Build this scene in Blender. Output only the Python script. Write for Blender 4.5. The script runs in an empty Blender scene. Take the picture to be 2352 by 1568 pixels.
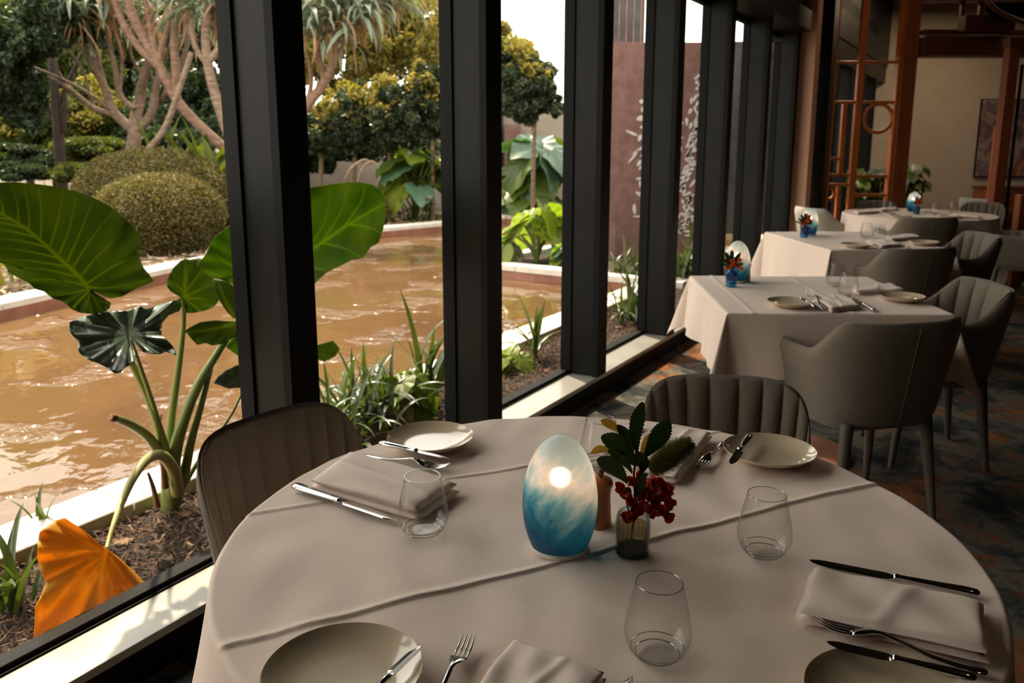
import bpy, math, random
import numpy as np
from math import sin, cos, pi, radians as R, atan2, hypot
rng = np.random.default_rng(7); random.seed(7)
SC = bpy.context.scene; COL = SC.collection
# ------------------------------------------------------------------ camera, light, exposure
F, TH, PX, PY, EZ = 1901.17, .1927, 1176., 695.5, 1.41      # focal length, pitch and principal point of the photograph
cam = bpy.data.cameras.new('camera'); co = bpy.data.objects.new('camera', cam); COL.objects.link(co)
cam.sensor_width = 36; cam.lens = F/2352*36; cam.shift_y = -(784-PY)/2352
cam.clip_start = .05; cam.clip_end = 200
co.location = (0, 0, EZ); co.rotation_euler = (pi/2-TH, 0, 0); SC.camera = co
cam.dof.use_dof = True; cam.dof.focus_distance = 1.34; cam.dof.aperture_fstop = 7.5
w = bpy.data.worlds.new('world'); SC.world = w; w.use_nodes = True
bg = w.node_tree.nodes['Background']; bg.inputs[0].default_value = (1, .935, .84, 1); bg.inputs[1].default_value = 3.7
sl = bpy.data.lights.new('sun', 'SUN'); so = bpy.data.objects.new('sun', sl); COL.objects.link(so)
sl.energy = 7.5; sl.color = (1, .83, .58); sl.angle = R(1.2)
SAZ, SEL = R(-30), R(55)
from mathutils import Vector, Matrix
so.rotation_euler = Vector((sin(SAZ)*cos(SEL), cos(SAZ)*cos(SEL), sin(SEL))).to_track_quat('Z', 'Y').to_euler()
def area(name, loc, size, power, color, rot=(0, 0, 0)):
    l = bpy.data.lights.new(name, 'AREA'); l.shape = 'DISK'; l.size = size; l.energy = power; l.color = color
    o = bpy.data.objects.new(name, l); COL.objects.link(o); o.location = loc; o.rotation_euler = rot; return o
for k, (x, y, p) in enumerate([(1.7, 1.1, 2), (3.9, 8.6, 3), (4.6, 11.2, 22), (6.8, 12.4, 26), (6.6, 9.4, 6)]):
    area('warm_ceiling_fill', (x, y, 3.5), .25, p, (1, .72, .45))  # unseen fill lamps; far pair replaces daylight, first matches warm cutlery glints
vs = SC.view_settings; SC.display_settings.display_device = 'sRGB'
vs.view_transform = 'Standard'; vs.look = 'None'; vs.exposure = .10; vs.gamma = 1; vs.use_curve_mapping = False
try: SC.cycles.max_bounces = 10; SC.cycles.transparent_max_bounces = 24; SC.cycles.sample_clamp_indirect = 6; SC.cycles.use_denoising = True; SC.cycles.caustics_reflective = False
except Exception: pass
# ------------------------------------------------------------------ helpers
ct, st = cos(TH), sin(TH)
def ray(u, v):
    a = (u-PX)/F; b = -(v-PY)/F
    return np.array([a, ct+b*st, -st+b*ct])
CAMP = np.array([0, 0, EZ])
def at(u, v, z):
    d = ray(u, v); return CAMP+d*((z-EZ)/d[2])
def atY(u, v, Y):
    d = ray(u, v); return CAMP+d*(Y/d[1])
PSI = .5294; WD = np.array([sin(PSI), cos(PSI), 0]); WN = np.array([-cos(PSI), sin(PSI), 0])   # window wall: along, outward
def atn(u, v, c):
    d = ray(u, v); return CAMP+d*(c/(d@WN))
def wp(s, n, z=0.): return WD*s+WN*n+np.array([0, 0, z])
def link(o): COL.objects.link(o); return o
def tag(o, label=None, cat=None, group=None, kind=None):
    if label: o['label'] = label
    if cat: o['category'] = cat
    if group: o['group'] = group
    if kind: o['kind'] = kind
    return o
def empty(name, loc=(0, 0, 0), rz=0, label=None, cat=None, group=None, kind=None):
    o = bpy.data.objects.new(name, None); link(o); o.location = tuple(loc); o.rotation_euler = (0, 0, rz)
    o.empty_display_size = .02
    return tag(o, label, cat, group, kind)
def mk(name, V, Fc, mat=None, parent=None, smooth=False, world=False):
    V = np.asarray(V, float).reshape(-1, 3)
    if world and parent is not None: V = V-np.array(parent.location)
    me = bpy.data.meshes.new(name)
    if isinstance(Fc, np.ndarray):
        n, k = Fc.shape
        me.vertices.add(len(V)); me.vertices.foreach_set('co', V.astype(np.float32).ravel())
        me.loops.add(n*k); me.loops.foreach_set('vertex_index', Fc.astype(np.int32).ravel())
        me.polygons.add(n); me.polygons.foreach_set('loop_start', np.arange(0, n*k, k, dtype=np.int32))
        try: me.polygons.foreach_set('loop_total', np.full(n, k, dtype=np.int32))
        except Exception: pass
        me.update(calc_edges=True)
    else:
        me.from_pydata([tuple(p) for p in V], [], Fc); me.update()
    if smooth: me.polygons.foreach_set('use_smooth', [True]*len(me.polygons))
    if mat: me.materials.append(mat)
    o = bpy.data.objects.new(name, me); link(o)
    if parent is not None: o.parent = parent
    return o
def kids(o): return list(o.children)
def copy_tree(o, parent=None):
    c = o.copy(); link(c); c.parent = parent
    for ch in kids(o): copy_tree(ch, c)
    return c
class MB:
    def __init__(s): s.V = []; s.F = []
    def add(s, V, Fc):
        n = len(s.V); s.V += [tuple(p) for p in V]; s.F += [tuple(i+n for i in f) for f in Fc]; return s
    def box(s, a, b):
        (x0, y0, z0), (x1, y1, z1) = a, b
        return s.add([(x, y, z) for z in (z0, z1) for x, y in ((x0, y0), (x1, y0), (x1, y1), (x0, y1))],
                     [(3, 2, 1, 0), (4, 5, 6, 7), (0, 1, 5, 4), (1, 2, 6, 5), (2, 3, 7, 6), (3, 0, 4, 7)])
    def wbox(s, s0, s1, n0, n1, z0, z1):      # box aligned with the window wall
        P = [wp(a, b, z) for z in (z0, z1) for a, b in ((s0, n0), (s1, n0), (s1, n1), (s0, n1))]
        return s.add(P, [(0, 1, 2, 3), (7, 6, 5, 4), (4, 5, 1, 0), (5, 6, 2, 1), (6, 7, 3, 2), (7, 4, 0, 3)])
    def obox(s, c, ax, hx, hy, hz):           # box at c turned by ax
        ca, sa = cos(ax), sin(ax)
        P = [(c[0]+x*ca-y*sa, c[1]+x*sa+y*ca, c[2]+z) for z in (-hz, hz) for x, y in ((-hx, -hy), (hx, -hy), (hx, hy), (-hx, hy))]
        return s.add(P, [(3, 2, 1, 0), (4, 5, 6, 7), (0, 1, 5, 4), (1, 2, 6, 5), (2, 3, 7, 6), (3, 0, 4, 7)])
    def tube(s, pts, rad, k=10, caps=True):
        pts = [np.array(p, float) for p in pts]; n = len(pts)
        if not hasattr(rad, '__len__'): rad = [rad]*n
        up = np.array([.13, .29, .95]); V = []
        for i, p in enumerate(pts):
            t = pts[min(i+1, n-1)]-pts[max(i-1, 0)]; t = t/(np.linalg.norm(t)+1e-9)
            if i == 0:
                a = np.cross(t, up)
                if np.linalg.norm(a) < .2: a = np.cross(t, (1, 0, 0))
            else: a = a-t*(a@t)
            a = a/np.linalg.norm(a); b = np.cross(t, a)
            V += [p+rad[i]*(a*cos(2*pi*j/k)+b*sin(2*pi*j/k)) for j in range(k)]
        Fc = [(i*k+j, i*k+(j+1) % k, (i+1)*k+(j+1) % k, (i+1)*k+j) for i in range(n-1) for j in range(k)]
        if caps: Fc += [tuple(range(k))[::-1], tuple((n-1)*k+j for j in range(k))]
        return s.add(V, Fc)
    def lathe(s, prof, k=48, c=(0, 0, 0), mod=None):
        V = []
        for (r, z) in prof:
            for j in range(k):
                a = 2*pi*j/k; rr = r*(mod(a, z) if mod else 1)
                V.append((c[0]+rr*cos(a), c[1]+rr*sin(a), c[2]+z))
        n = len(prof)
        Fc = [(i*k+j, i*k+(j+1) % k, (i+1)*k+(j+1) % k, (i+1)*k+j) for i in range(n-1) for j in range(k)]
        if prof[0][0] > 1e-6: Fc.append(tuple(range(k))[::-1])
        if prof[-1][0] > 1e-6: Fc.append(tuple((n-1)*k+j for j in range(k)))
        return s.add(V, Fc)
    def build(s, name, mat=None, parent=None, smooth=False, world=False):
        o = mk(name, s.V, s.F, mat, parent, smooth, world)
        if smooth:
            try: o.data.set_sharp_from_angle(angle=R(50))
            except Exception: pass
        return o
def bevel(o, w_=.004, seg=2):
    m = o.modifiers.new('bevel', 'BEVEL'); m.width = w_; m.segments = seg; m.limit_method = 'ANGLE'; return o
def smooth_path(pts, k=6):
    P = [np.array(p, float) for p in pts]; out = []
    for i in range(len(P)-1):
        p0, p1, p2, p3 = P[max(i-1, 0)], P[i], P[i+1], P[min(i+2, len(P)-1)]
        for j in range(k):
            t = j/k
            out.append(.5*((2*p1)+(-p0+p2)*t+(2*p0-5*p1+4*p2-p3)*t*t+(-p0+3*p1-3*p2+p3)*t**3))
    out.append(P[-1]); return out
def sstep(a, b, x):
    t = np.clip((x-a)/(b-a), 0, 1); return t*t*(3-2*t)
# ------------------------------------------------------------------ materials
def mat(name, col=(.5, .5, .5), rough=.5, metal=0., spec=.5, **kw):
    m = bpy.data.materials.new(name); m.use_nodes = True
    b = m.node_tree.nodes['Principled BSDF']
    b.inputs['Base Color'].default_value = (*col, 1); b.inputs['Roughness'].default_value = rough; b.inputs['Metallic'].default_value = metal
    b.inputs['Specular IOR Level'].default_value = spec
    for k, v in kw.items(): b.inputs[k].default_value = v
    return m
def nodes(m): return m.node_tree.nodes, m.node_tree.links, m.node_tree.nodes['Principled BSDF']
def N(m, t, **kw):
    n = m.node_tree.nodes.new(t)
    for k, v in kw.items():
        if k in n.inputs: n.inputs[k].default_value = v
        else: setattr(n, k, v)
    return n
def ramp(m, fac, stops):
    r = N(m, 'ShaderNodeValToRGB'); e = r.color_ramp.elements
    while len(e) < len(stops): e.new(.5)
    for i, (p, c) in enumerate(stops): e[i].position = p; e[i].color = (*c, 1)
    m.node_tree.links.new(fac, r.inputs[0]); return r
def noise(m, scale, detail=4, rough=.55, coord='Object', stretch=None, dist=0.):
    tc = N(m, 'ShaderNodeTexCoord'); n = N(m, 'ShaderNodeTexNoise')
    n.inputs['Scale'].default_value = scale; n.inputs['Detail'].default_value = detail; n.inputs['Roughness'].default_value = rough; n.inputs['Distortion'].default_value = dist
    src = tc.outputs[coord]
    if stretch:
        mp = N(m, 'ShaderNodeMapping'); mp.inputs['Scale'].default_value = stretch[:3]
        if len(stretch) > 3: mp.inputs['Rotation'].default_value = stretch[3:]
        m.node_tree.links.new(src, mp.inputs[0]); src = mp.outputs[0]
    m.node_tree.links.new(src, n.inputs['Vector']); return n
def bump(m, h, strength=.3, dist=.01):
    n_, l, b = nodes(m); bp = N(m, 'ShaderNodeBump'); bp.inputs['Strength'].default_value = strength; bp.inputs['Distance'].default_value = dist
    l.new(h, bp.inputs['Height']); l.new(bp.outputs[0], b.inputs['Normal']); return bp
def noisy(name, c1, c2, scale, rough=.6, lo=.35, hi=.65, bmp=0, bscale=None, coord='Object', stretch=None, metal=0., spec=.5, dist=.01):
    m = mat(name, c1, rough, metal, spec); n = noise(m, scale, coord=coord, stretch=stretch)
    r = ramp(m, n.outputs[0], [(lo, c1), (hi, c2)]); m.node_tree.links.new(r.outputs[0], m.node_tree.nodes['Principled BSDF'].inputs['Base Color'])
    if bmp:
        nb = noise(m, bscale or scale*3, coord=coord, stretch=stretch); bump(m, nb.outputs[0], bmp, dist)
    return m
def leafmat(name, cols, rough=.45, transl=.45, spec=.4, island=True, nscale=None, tcol=None):
    """leaf: diffuse + glossy, light passing through; colour varies leaf by leaf"""
    m = mat(name, cols[0], rough, 0, spec); n_, l, b = nodes(m)
    if island:
        g = N(m, 'ShaderNodeNewGeometry'); src = g.outputs['Random Per Island']
    else:
        nn = noise(m, nscale or 6, 3); src = nn.outputs[0]
    k = len(cols); r = ramp(m, src, [((i/(k-1)) if island else .3+.4*i/(k-1), c) for i, c in enumerate(cols)])
    l.new(r.outputs[0], b.inputs['Base Color'])
    if not island:      # paler ribs of a large leaf, where the blade carries them
        at_ = N(m, 'ShaderNodeAttribute'); at_.attribute_name = 'vein'; mv = N(m, 'ShaderNodeMix', data_type='RGBA'); l.new(at_.outputs['Fac'], mv.inputs[0]); l.new(r.outputs[0], mv.inputs[6])
        mv.inputs[7].default_value = (min(cols[0][0]*2.6, .9), min(cols[0][1]*2.0, .8), cols[0][2]*2.2, 1)
        class _r: outputs = [mv.outputs[2]]
        r = _r; l.new(r.outputs[0], b.inputs['Base Color'])
    t = N(m, 'ShaderNodeBsdfTranslucent'); mx = N(m, 'ShaderNodeMixShader'); mx.inputs[0].default_value = transl
    mc = N(m, 'ShaderNodeMix', data_type='RGBA', blend_type='MULTIPLY'); mc.inputs[0].default_value = 1
    l.new(r.outputs[0], mc.inputs[6]); mc.inputs[7].default_value = (*(tcol or (1.5, 1.45, .5)), 1)
    l.new(mc.outputs[2], t.inputs[0]); out = n_['Material Output']
    l.new(b.outputs[0], mx.inputs[1]); l.new(t.outputs[0], mx.inputs[2]); l.new(mx.outputs[0], out.inputs[0]); return m
def thinglass(name, tint=(1, 1, 1), refl=1., base=.0, edge=0., rough=0., ior=1.5):
    """thin clear glass: fresnel reflection over a tinted see-through"""
    m = bpy.data.materials.new(name); m.use_nodes = True; n_ = m.node_tree.nodes; l = m.node_tree.links; n_.clear()
    out = n_.new('ShaderNodeOutputMaterial'); tr = n_.new('ShaderNodeBsdfTransparent'); gl = n_.new('ShaderNodeBsdfGlossy'); mx = n_.new('ShaderNodeMixShader')
    gl.inputs['Roughness'].default_value = rough
    lf = n_.new('ShaderNodeLayerWeight'); lf.inputs[0].default_value = .5; pw = n_.new('ShaderNodeMath'); pw.operation = 'POWER'; pw.inputs[1].default_value = 4.5; l.new(lf.outputs['Facing'], pw.inputs[0])
    mm = n_.new('ShaderNodeMath'); mm.operation = 'MULTIPLY_ADD'; mm.inputs[1].default_value = refl*.85; mm.inputs[2].default_value = base+.04*refl; mm.use_clamp = True
    l.new(pw.outputs[0], mm.inputs[0]); l.new(mm.outputs[0], mx.inputs[0])
    tr.inputs[0].default_value = (*tint, 1)
    if edge:
        lw = n_.new('ShaderNodeLayerWeight'); lw.inputs[0].default_value = .25; mc = n_.new('ShaderNodeMix'); mc.data_type = 'RGBA'
        l.new(lw.outputs['Facing'], mc.inputs[0]); mc.inputs[6].default_value = (*tint, 1); mc.inputs[7].default_value = (*[t*(1-edge) for t in tint], 1)
        l.new(mc.outputs[2], tr.inputs[0])
    l.new(tr.outputs[0], mx.inputs[1]); l.new(gl.outputs[0], mx.inputs[2]); l.new(mx.outputs[0], out.inputs[0]); return m
M = {}
M['fin'] = noisy('bronze_metal', (.0075, .0075, .005), (.011, .0108, .0068), 3, .42, metal=.05, spec=.14)
M['black'] = mat('black_gasket', (.006, .006, .006), .6, 0, .12)
M['sill'] = noisy('sill_metal', (.32, .31, .28), (.40, .385, .35), 5, .33, metal=.35, stretch=(1, 1, 1))
M['pane'] = thinglass('window_glass', (.97, .98, .97), refl=.55)
M['glass'] = thinglass('drinking_glass', (.992, .992, .988), refl=.55, edge=.16)
M['bluebottle'] = thinglass('blue_grey_bottle_glass', (.91, .94, .95), refl=.8, edge=.5)
M['bottlebase'] = thinglass('deep_blue_bottle_base', (.22, .46, .56), refl=.8, edge=.5)
M['blueglass'] = thinglass('bright_blue_bottle_glass', (.25, .66, .88), refl=1.2, edge=.55)
M['amberwater'] = thinglass('amber_vase_water', (.82, .68, .42), refl=.3, edge=.2)
M['metal'] = mat('polished_steel', (.62, .61, .59), .13, 1.0)
M['plate'] = mat('cream_glazed_stoneware', (.62, .51, .355), .16, 0, .5, **{'Coat Weight': .5, 'Coat Roughness': .05})
def cloth(name, c, bs=.25):
    m = mat(name, c, .85, 0, .2, **{'Sheen Weight': .15}); n = noise(m, 420, 2); n2 = noise(m, 14, 5, .6)
    a = N(m, 'ShaderNodeMath', operation='MULTIPLY_ADD'); a.inputs[1].default_value = .12
    m.node_tree.links.new(n.outputs[0], a.inputs[0]); m.node_tree.links.new(n2.outputs[0], a.inputs[2]); bump(m, a.outputs[0], bs, .006); return m
M['cloth'] = cloth('white_tablecloth', (.85, .70, .59), .35)
M['napkin'] = cloth('white_napkin', (.86, .72, .62), .3)
def fabric(name, c):
    m = noisy(name, tuple(x*.92 for x in c), tuple(x*1.07 for x in c), 170, .9, .3, .7, stretch=(1, 1, .3), spec=.15)
    n = noise(m, 300, 2, stretch=(1, 1, .25)); bump(m, n.outputs[0], .5, .003)
    m.node_tree.nodes['Principled BSDF'].inputs['Sheen Weight'].default_value = .3; return m
M['fabric'] = fabric('taupe_chair_fabric', (.185, .152, .112))
M['palefabric'] = fabric('pale_chair_fabric', (.42, .38, .32))
M['leg'] = mat('grey_brown_leg', (.10, .082, .062), .45)
M['wood'] = noisy('red_brown_wood', (.20, .050, .016), (.31, .085, .028), 3, .45, stretch=(8, 8, 1))
M['darkwood'] = noisy('dark_brown_wood', (.085, .026, .012), (.12, .036, .016), 3, .5, stretch=(8, 8, 1))
M['orangewood'] = noisy('orange_lattice_wood', (.40, .105, .022), (.52, .15, .035), 4, .4, stretch=(6, 6, 1))
M['millwood'] = noisy('pepper_mill_wood', (.30, .085, .025), (.42, .135, .045), 30, .35, stretch=(1, 1, .2))
M['copper'] = mat('copper_pedestal', (.62, .30, .20), .28, .85)
M['wall'] = noisy('beige_plaster', (.47, .41, .33), (.51, .45, .37), 4, .85)
M['pilaster'] = noisy('terracotta_render', (.66, .37, .25), (.72, .42, .29), 40, .9)
M['ceil'] = mat('dark_ceiling', (.03, .027, .024), .9)
M['stone'] = noisy('pale_coping_stone', (.60, .56, .49), (.72, .68, .60), 9, .7, bmp=.2)
M['poolwall'] = noisy('red_brown_pool_wall', (.22, .085, .05), (.30, .13, .085), 6, .6)
M['bark'] = noisy('pale_brown_bark', (.1488, .0930, .0620), (.2604, .1860, .1333), 9, .9, bmp=.6, bscale=30, stretch=(1, 1, 2.5))
M['barkred'] = noisy('reddish_bark', (.1632, .0884, .0544), (.2720, .1734, .1190), 9, .9, bmp=.6, bscale=30, stretch=(1, 1, 2.5))
M['darkbark'] = noisy('dark_bark', (.025, .017, .012), (.055, .038, .026), 9, .9, bmp=.6)
M['mulch'] = noisy('brown_soil', (.018, .011, .008), (.07, .042, .028), 25, .95, bmp=1., bscale=60, dist=.03)
M['litter'] = noisy('garden_bed_litter', (.0640, .0440, .0280), (.1760, .1320, .0920), 12, .95, bmp=1., bscale=40, dist=.03)
M['grass'] = noisy('garden_ground', (.05, .045, .02), (.12, .10, .05), 3, .95)
M['bulb'] = mat('warm_bulb', (1, .8, .5), .5); b_ = M['bulb'].node_tree.nodes['Principled BSDF']
b_.inputs['Emission Color'].default_value = (1, .60, .31, 1); b_.inputs['Emission Strength'].default_value = 200
# carpet: blotches of orange, slate, charcoal and cream
m = mat('patterned_carpet', (.1, .1, .1), .95, 0, .1); n1 = noise(m, 2.3, 7, .68, dist=.6); n2 = noise(m, 3.1, 6, .7, stretch=(1.7, 1, 1)); n3 = noise(m, 500, 2)
n_, l_, b_ = nodes(m)
ra = ramp(m, n1.outputs[0], [(.36, (.03, .032, .03)), (.45, (.07, .072, .068)), (.50, (.15, .15, .135)), (.53, (.15, .13, .10)), (.56, (.22, .10, .05)), (.62, (.30, .13, .06)), (.70, (.24, .17, .11))])
rb = ramp(m, n2.outputs[0], [(.44, (.45, .47, .5)), (.52, (1, .95, .9)), (.62, (1.0, .8, .6))])
mm = N(m, 'ShaderNodeMix', data_type='RGBA', blend_type='MULTIPLY'); mm.inputs[0].default_value = 1
l_.new(ra.outputs[0], mm.inputs[6]); l_.new(rb.outputs[0], mm.inputs[7]); l_.new(mm.outputs[2], b_.inputs['Base Color']); bump(m, n3.outputs[0], .5, .004); M['carpet'] = m
# pool water: shallow brown water, rippled
m = mat('pool_water', (.30, .13, .04), .035, 0, .5, IOR=1.33); n_, l_, b_ = nodes(m)
n1 = noise(m, .9, 4, .55, stretch=(1, .55, 1)); ra = ramp(m, n1.outputs[0], [(.35, (.105, .056, .027)), (.5, (.135, .074, .033)), (.66, (.125, .082, .030))])
l_.new(ra.outputs[0], b_.inputs['Base Color']); n2 = noise(m, 5, 3, .5, stretch=(1, .8, 1), dist=.3); n3 = noise(m, 12, 3, .5, dist=.3); n4 = noise(m, 1.6, 3, .5)
rm = ramp(m, n4.outputs[0], [(.55, (0, 0, 0)), (.60, (1, 1, 1))]); q1 = N(m, 'ShaderNodeMath', operation='MULTIPLY'); l_.new(rm.outputs[0], q1.inputs[0]); l_.new(n3.outputs[0], q1.inputs[1])
q2 = N(m, 'ShaderNodeMath', operation='MULTIPLY_ADD'); q2.inputs[1].default_value = .8; l_.new(q1.outputs[0], q2.inputs[0]); qq = N(m, 'ShaderNodeMath', operation='MULTIPLY'); qq.inputs[1].default_value = .13; l_.new(n2.outputs[0], qq.inputs[0]); l_.new(qq.outputs[0], q2.inputs[2]); bump(m, q2.outputs[0], .9, .05); M['water'] = m
# leaves
M['dark_leaves'] = leafmat('dark_leaves', [(.0130, .0288, .0158), (.0288, .0576, .0252), (.0576, .0792, .0252), (.0216, .0396, .0288)], .4, .35)
M['mid_leaves'] = leafmat('mid_leaves', [(.0360, .0648, .0180), (.0792, .1080, .0216), (.1368, .1368, .0252)], .45, .45)
M['yellow_leaves'] = leafmat('yellow_leaves', [(.1360, .1445, .0298), (.2380, .2125, .0425), (.3400, .2295, .0680)], .5, .45)
M['lime_leaves'] = leafmat('olive_gold_leaves', [(.1008, .1080, .0216), (.1872, .1656, .0360), (.2592, .1944, .0432)], .5, .45)
M['hedge_leaves'] = leafmat('hedge_leaves', [(.0135, .0315, .0195), (.0300, .0562, .0300), (.0638, .0863, .0413), (.0900, .0975, .0375)], .35, .25)
M['clipped'] = leafmat('clipped_box_leaves', [(.0720, .0684, .0216), (.1368, .1152, .0324), (.1872, .1440, .0432), (.0540, .0576, .0216)], .6, .3)
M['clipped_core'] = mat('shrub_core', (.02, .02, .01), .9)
M['strap'] = leafmat('strap_leaf', [(.0240, .0544, .0240), (.0560, .0920, .0280), (.1040, .1200, .0400)], .3, .35, .6)
M['strapblue'] = leafmat('blue_green_hanging_leaf', [(.1120, .1680, .1440), (.1760, .2240, .1760), (.2400, .2400, .1360)], .5, .35, tcol=(1.1, 1.1, .8))
M['deadstrap'] = leafmat('dry_hanging_leaf', [(.2250, .1125, .0600), (.3300, .1950, .1050), (.3750, .2550, .1500)], .8, .3, tcol=(1.2, .9, .5))
def bigleaf(name, c1, c2, tcol=(1.3, 1.5, .35), transl=.5, rough=.35, spec=.45):
    m = leafmat(name, [c1, c2], rough, transl, spec, island=False, nscale=7, tcol=tcol); n = noise(m, 30, 3); bump(m, n.outputs[0], .15, .01); return m
M['taro'] = bigleaf('elephant_ear_leaf', (.085, .145, .022), (.135, .195, .036), tcol=(1.45, 1.35, .45))
M['taroyel'] = bigleaf('yellow_green_elephant_ear_leaf', (.10, .17, .015), (.20, .24, .025))
M['tarodark'] = bigleaf('blue_green_elephant_ear_leaf', (.075, .125, .085), (.12, .17, .12), transl=.2, rough=.28, spec=.8)
M['vein'] = leafmat('pale_vein', [(.42, .46, .14), (.5, .5, .17)], .5, .55)
M['petiole'] = noisy('green_petiole', (.10, .16, .03), (.24, .27, .07), 5, .35, stretch=(1, 1, .3))
M['petioleyel'] = noisy('yellow_petiole', (.25, .25, .07), (.36, .33, .11), 5, .45, stretch=(1, 1, .3))
M['dryleaf'] = bigleaf('withered_yellow_leaf', (.60, .30, .015), (.86, .58, .05), tcol=(1.3, 1.05, .5), transl=.45, rough=.5)
M['husk'] = noisy('brown_husk', (.10, .035, .018), (.28, .12, .06), 14, .9)
M['petdark'] = leafmat('banksia_leaf', [(.010, .022, .012), (.020, .038, .014)], .45, .2, .3)
M['petgold'] = leafmat('brown_gold_leaf', [(.32, .17, .05), (.26, .15, .05)], .6, .4)
M['red'] = leafmat('red_blossom', [(.34, .022, .008), (.52, .050, .012), (.22, .010, .006)], .5, .35, tcol=(1.2, .9, .6))
M['redfar'] = leafmat('orange_red_blossom', [(.55, .07, .015), (.70, .12, .02)], .5, .35, tcol=(1.2, .9, .6))
M['bristle'] = leafmat('olive_bristle', [(.10, .11, .02), (.19, .19, .04)], .6, .3)
M['rust'] = noisy('rusty_steel', (.17, .085, .07), (.24, .13, .115), 8, .8, bmp=.2)
M['backlit_cut'] = mat('backlit_cutout', (.62, .60, .57), .7)  # bright tone of the light seen through the cut-outs
M['darkglass'] = noisy('dark_building_cladding', (.05, .052, .05), (.09, .09, .085), 5, .4)
M['gwall'] = noisy('garden_wall_render', (.30, .25, .20), (.38, .32, .27), 2, .9)
# egg lamp glass
m = bpy.data.materials.new('blue_swirled_lamp_glass'); m.use_nodes = True; n_ = m.node_tree.nodes; l_ = m.node_tree.links; b_ = n_['Principled BSDF']
tc0 = N(m, 'ShaderNodeTexCoord'); mr = N(m, 'ShaderNodeMapping'); mr.inputs['Rotation'].default_value = (.5, .85, 0); l_.new(tc0.outputs['Object'], mr.inputs[0])
mp2 = N(m, 'ShaderNodeMapping'); mp2.inputs['Scale'].default_value = (.45, 1.4, 1.7); l_.new(mr.outputs[0], mp2.inputs[0]); n1 = N(m, 'ShaderNodeTexNoise'); n1.inputs['Scale'].default_value = 30; n1.inputs['Detail'].default_value = 5; n1.inputs['Roughness'].default_value = .55; l_.new(mp2.outputs[0], n1.inputs['Vector'])
tc = N(m, 'ShaderNodeTexCoord'); sx = N(m, 'ShaderNodeSeparateXYZ'); l_.new(tc.outputs['Object'], sx.inputs[0])
a1 = N(m, 'ShaderNodeMath', operation='MULTIPLY_ADD'); a1.inputs[1].default_value = 5.2; l_.new(sx.outputs[2], a1.inputs[0]); a1.inputs[2].default_value = -.16
a0 = N(m, 'ShaderNodeMath', operation='MULTIPLY_ADD'); a0.inputs[1].default_value = 2.2; l_.new(sx.outputs[0], a0.inputs[0]); l_.new(a1.outputs[0], a0.inputs[2])
a2 = N(m, 'ShaderNodeMath', operation='MULTIPLY_ADD'); a2.inputs[1].default_value = .62; l_.new(n1.outputs[0], a2.inputs[0]); l_.new(a0.outputs[0], a2.inputs[2])
ra = ramp(m, a2.outputs[0], [(.22, (.003, .05, .13)), (.44, (.008, .115, .24)), (.62, (.09, .25, .36)), (.86, (.42, .47, .54)), (1.0, (.25, .38, .50))])
b_.inputs['Roughness'].default_value = .12; l_.new(ra.outputs[0], b_.inputs['Base Color'])
tl = N(m, 'ShaderNodeBsdfTranslucent'); l_.new(ra.outputs[0], tl.inputs[0]); rf = N(m, 'ShaderNodeBsdfRefraction'); rf.inputs['Roughness'].default_value = .85; rf.inputs['IOR'].default_value = 1.12; l_.new(ra.outputs[0], rf.inputs[0])
x1 = N(m, 'ShaderNodeMixShader'); x1.inputs[0].default_value = .5; l_.new(tl.outputs[0], x1.inputs[1]); l_.new(rf.outputs[0], x1.inputs[2])
x2 = N(m, 'ShaderNodeMixShader'); x2.inputs[0].default_value = .5; l_.new(b_.outputs[0], x2.inputs[1]); l_.new(x1.outputs[0], x2.inputs[2]); l_.new(x2.outputs[0], n_['Material Output'].inputs[0]); M['lamp'] = m
# painting on the far wall
m = noisy('abstract_painting', (.05, .04, .05), (.30, .20, .19), 2.2, .8, .4, .6); M['art'] = m
n_, l_, b_ = nodes(m); n1 = noise(m, 1.7, 5, .6, dist=1.5); ra = ramp(m, n1.outputs[0], [(.35, (.03, .03, .035)), (.45, (.16, .11, .13)), (.52, (.30, .24, .22)), (.6, (.10, .06, .07)), (.68, (.38, .15, .07))]); l_.new(ra.outputs[0], b_.inputs['Base Color'])
# ------------------------------------------------------------------ the room
nC = [0]
def struct(name, mb, m, label=None, smooth=False):
    o = mb.build(name, m, None, smooth) if isinstance(mb, MB) else mb
    o['kind'] = 'structure'
    if label: o['label'] = label
    return o
P = [wp(-8.8, 1.84), wp(15.6, 1.84), (10.2, 14.25, 0), (10.2, -6.6, 0), (-5.9, -6.6, 0)]
P = [tuple(p[:2]) for p in P]; V = [(x, y, -.08) for x, y in P]+[(x, y, 0) for x, y in P]
struct('floor', MB().add(V, [(5, 6, 7, 8, 9)[::-1]]+[(i, (i+1) % 5, 5+(i+1) % 5, 5+i) for i in range(5)]), M['carpet'], 'dark patterned carpet with orange and grey blotches')
struct('wall_far', MB().box((4.4, 14.2, 0), (10.2, 14.35, 3.9)), M['wall'], 'beige plaster wall at the far end of the room')
struct('wall_right', MB().box((10.2, -6.6, 0), (10.35, 14.35, 3.9)), M['darkwood'], 'dark wall on the side away from the windows')
struct('wall_back', MB().box((-6.6, -6.7, 0), (10.2, -6.6, 3.9)), M['darkwood'], 'dark wall behind the camera')
struct('ceiling', MB().add([(x, y, 3.75) for x, y in P]+[(x, y, 3.9) for x, y in P], [(0, 1, 2, 3, 4), (9, 8, 7, 6, 5)]+[(i, (i+1) % 5, 5+(i+1) % 5, 5+i) for i in range(5)]), M['ceil'], 'dark ceiling high over the dining room')
struct('wall_left', MB().wbox(-9.2, 8.55, 1.8, 2.06, 2.62, 3.9).wbox(8.55, 15.7, 1.8, 2.06, 2.62, 3.9), M['fin'], 'dark wall band above the windows')
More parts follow.
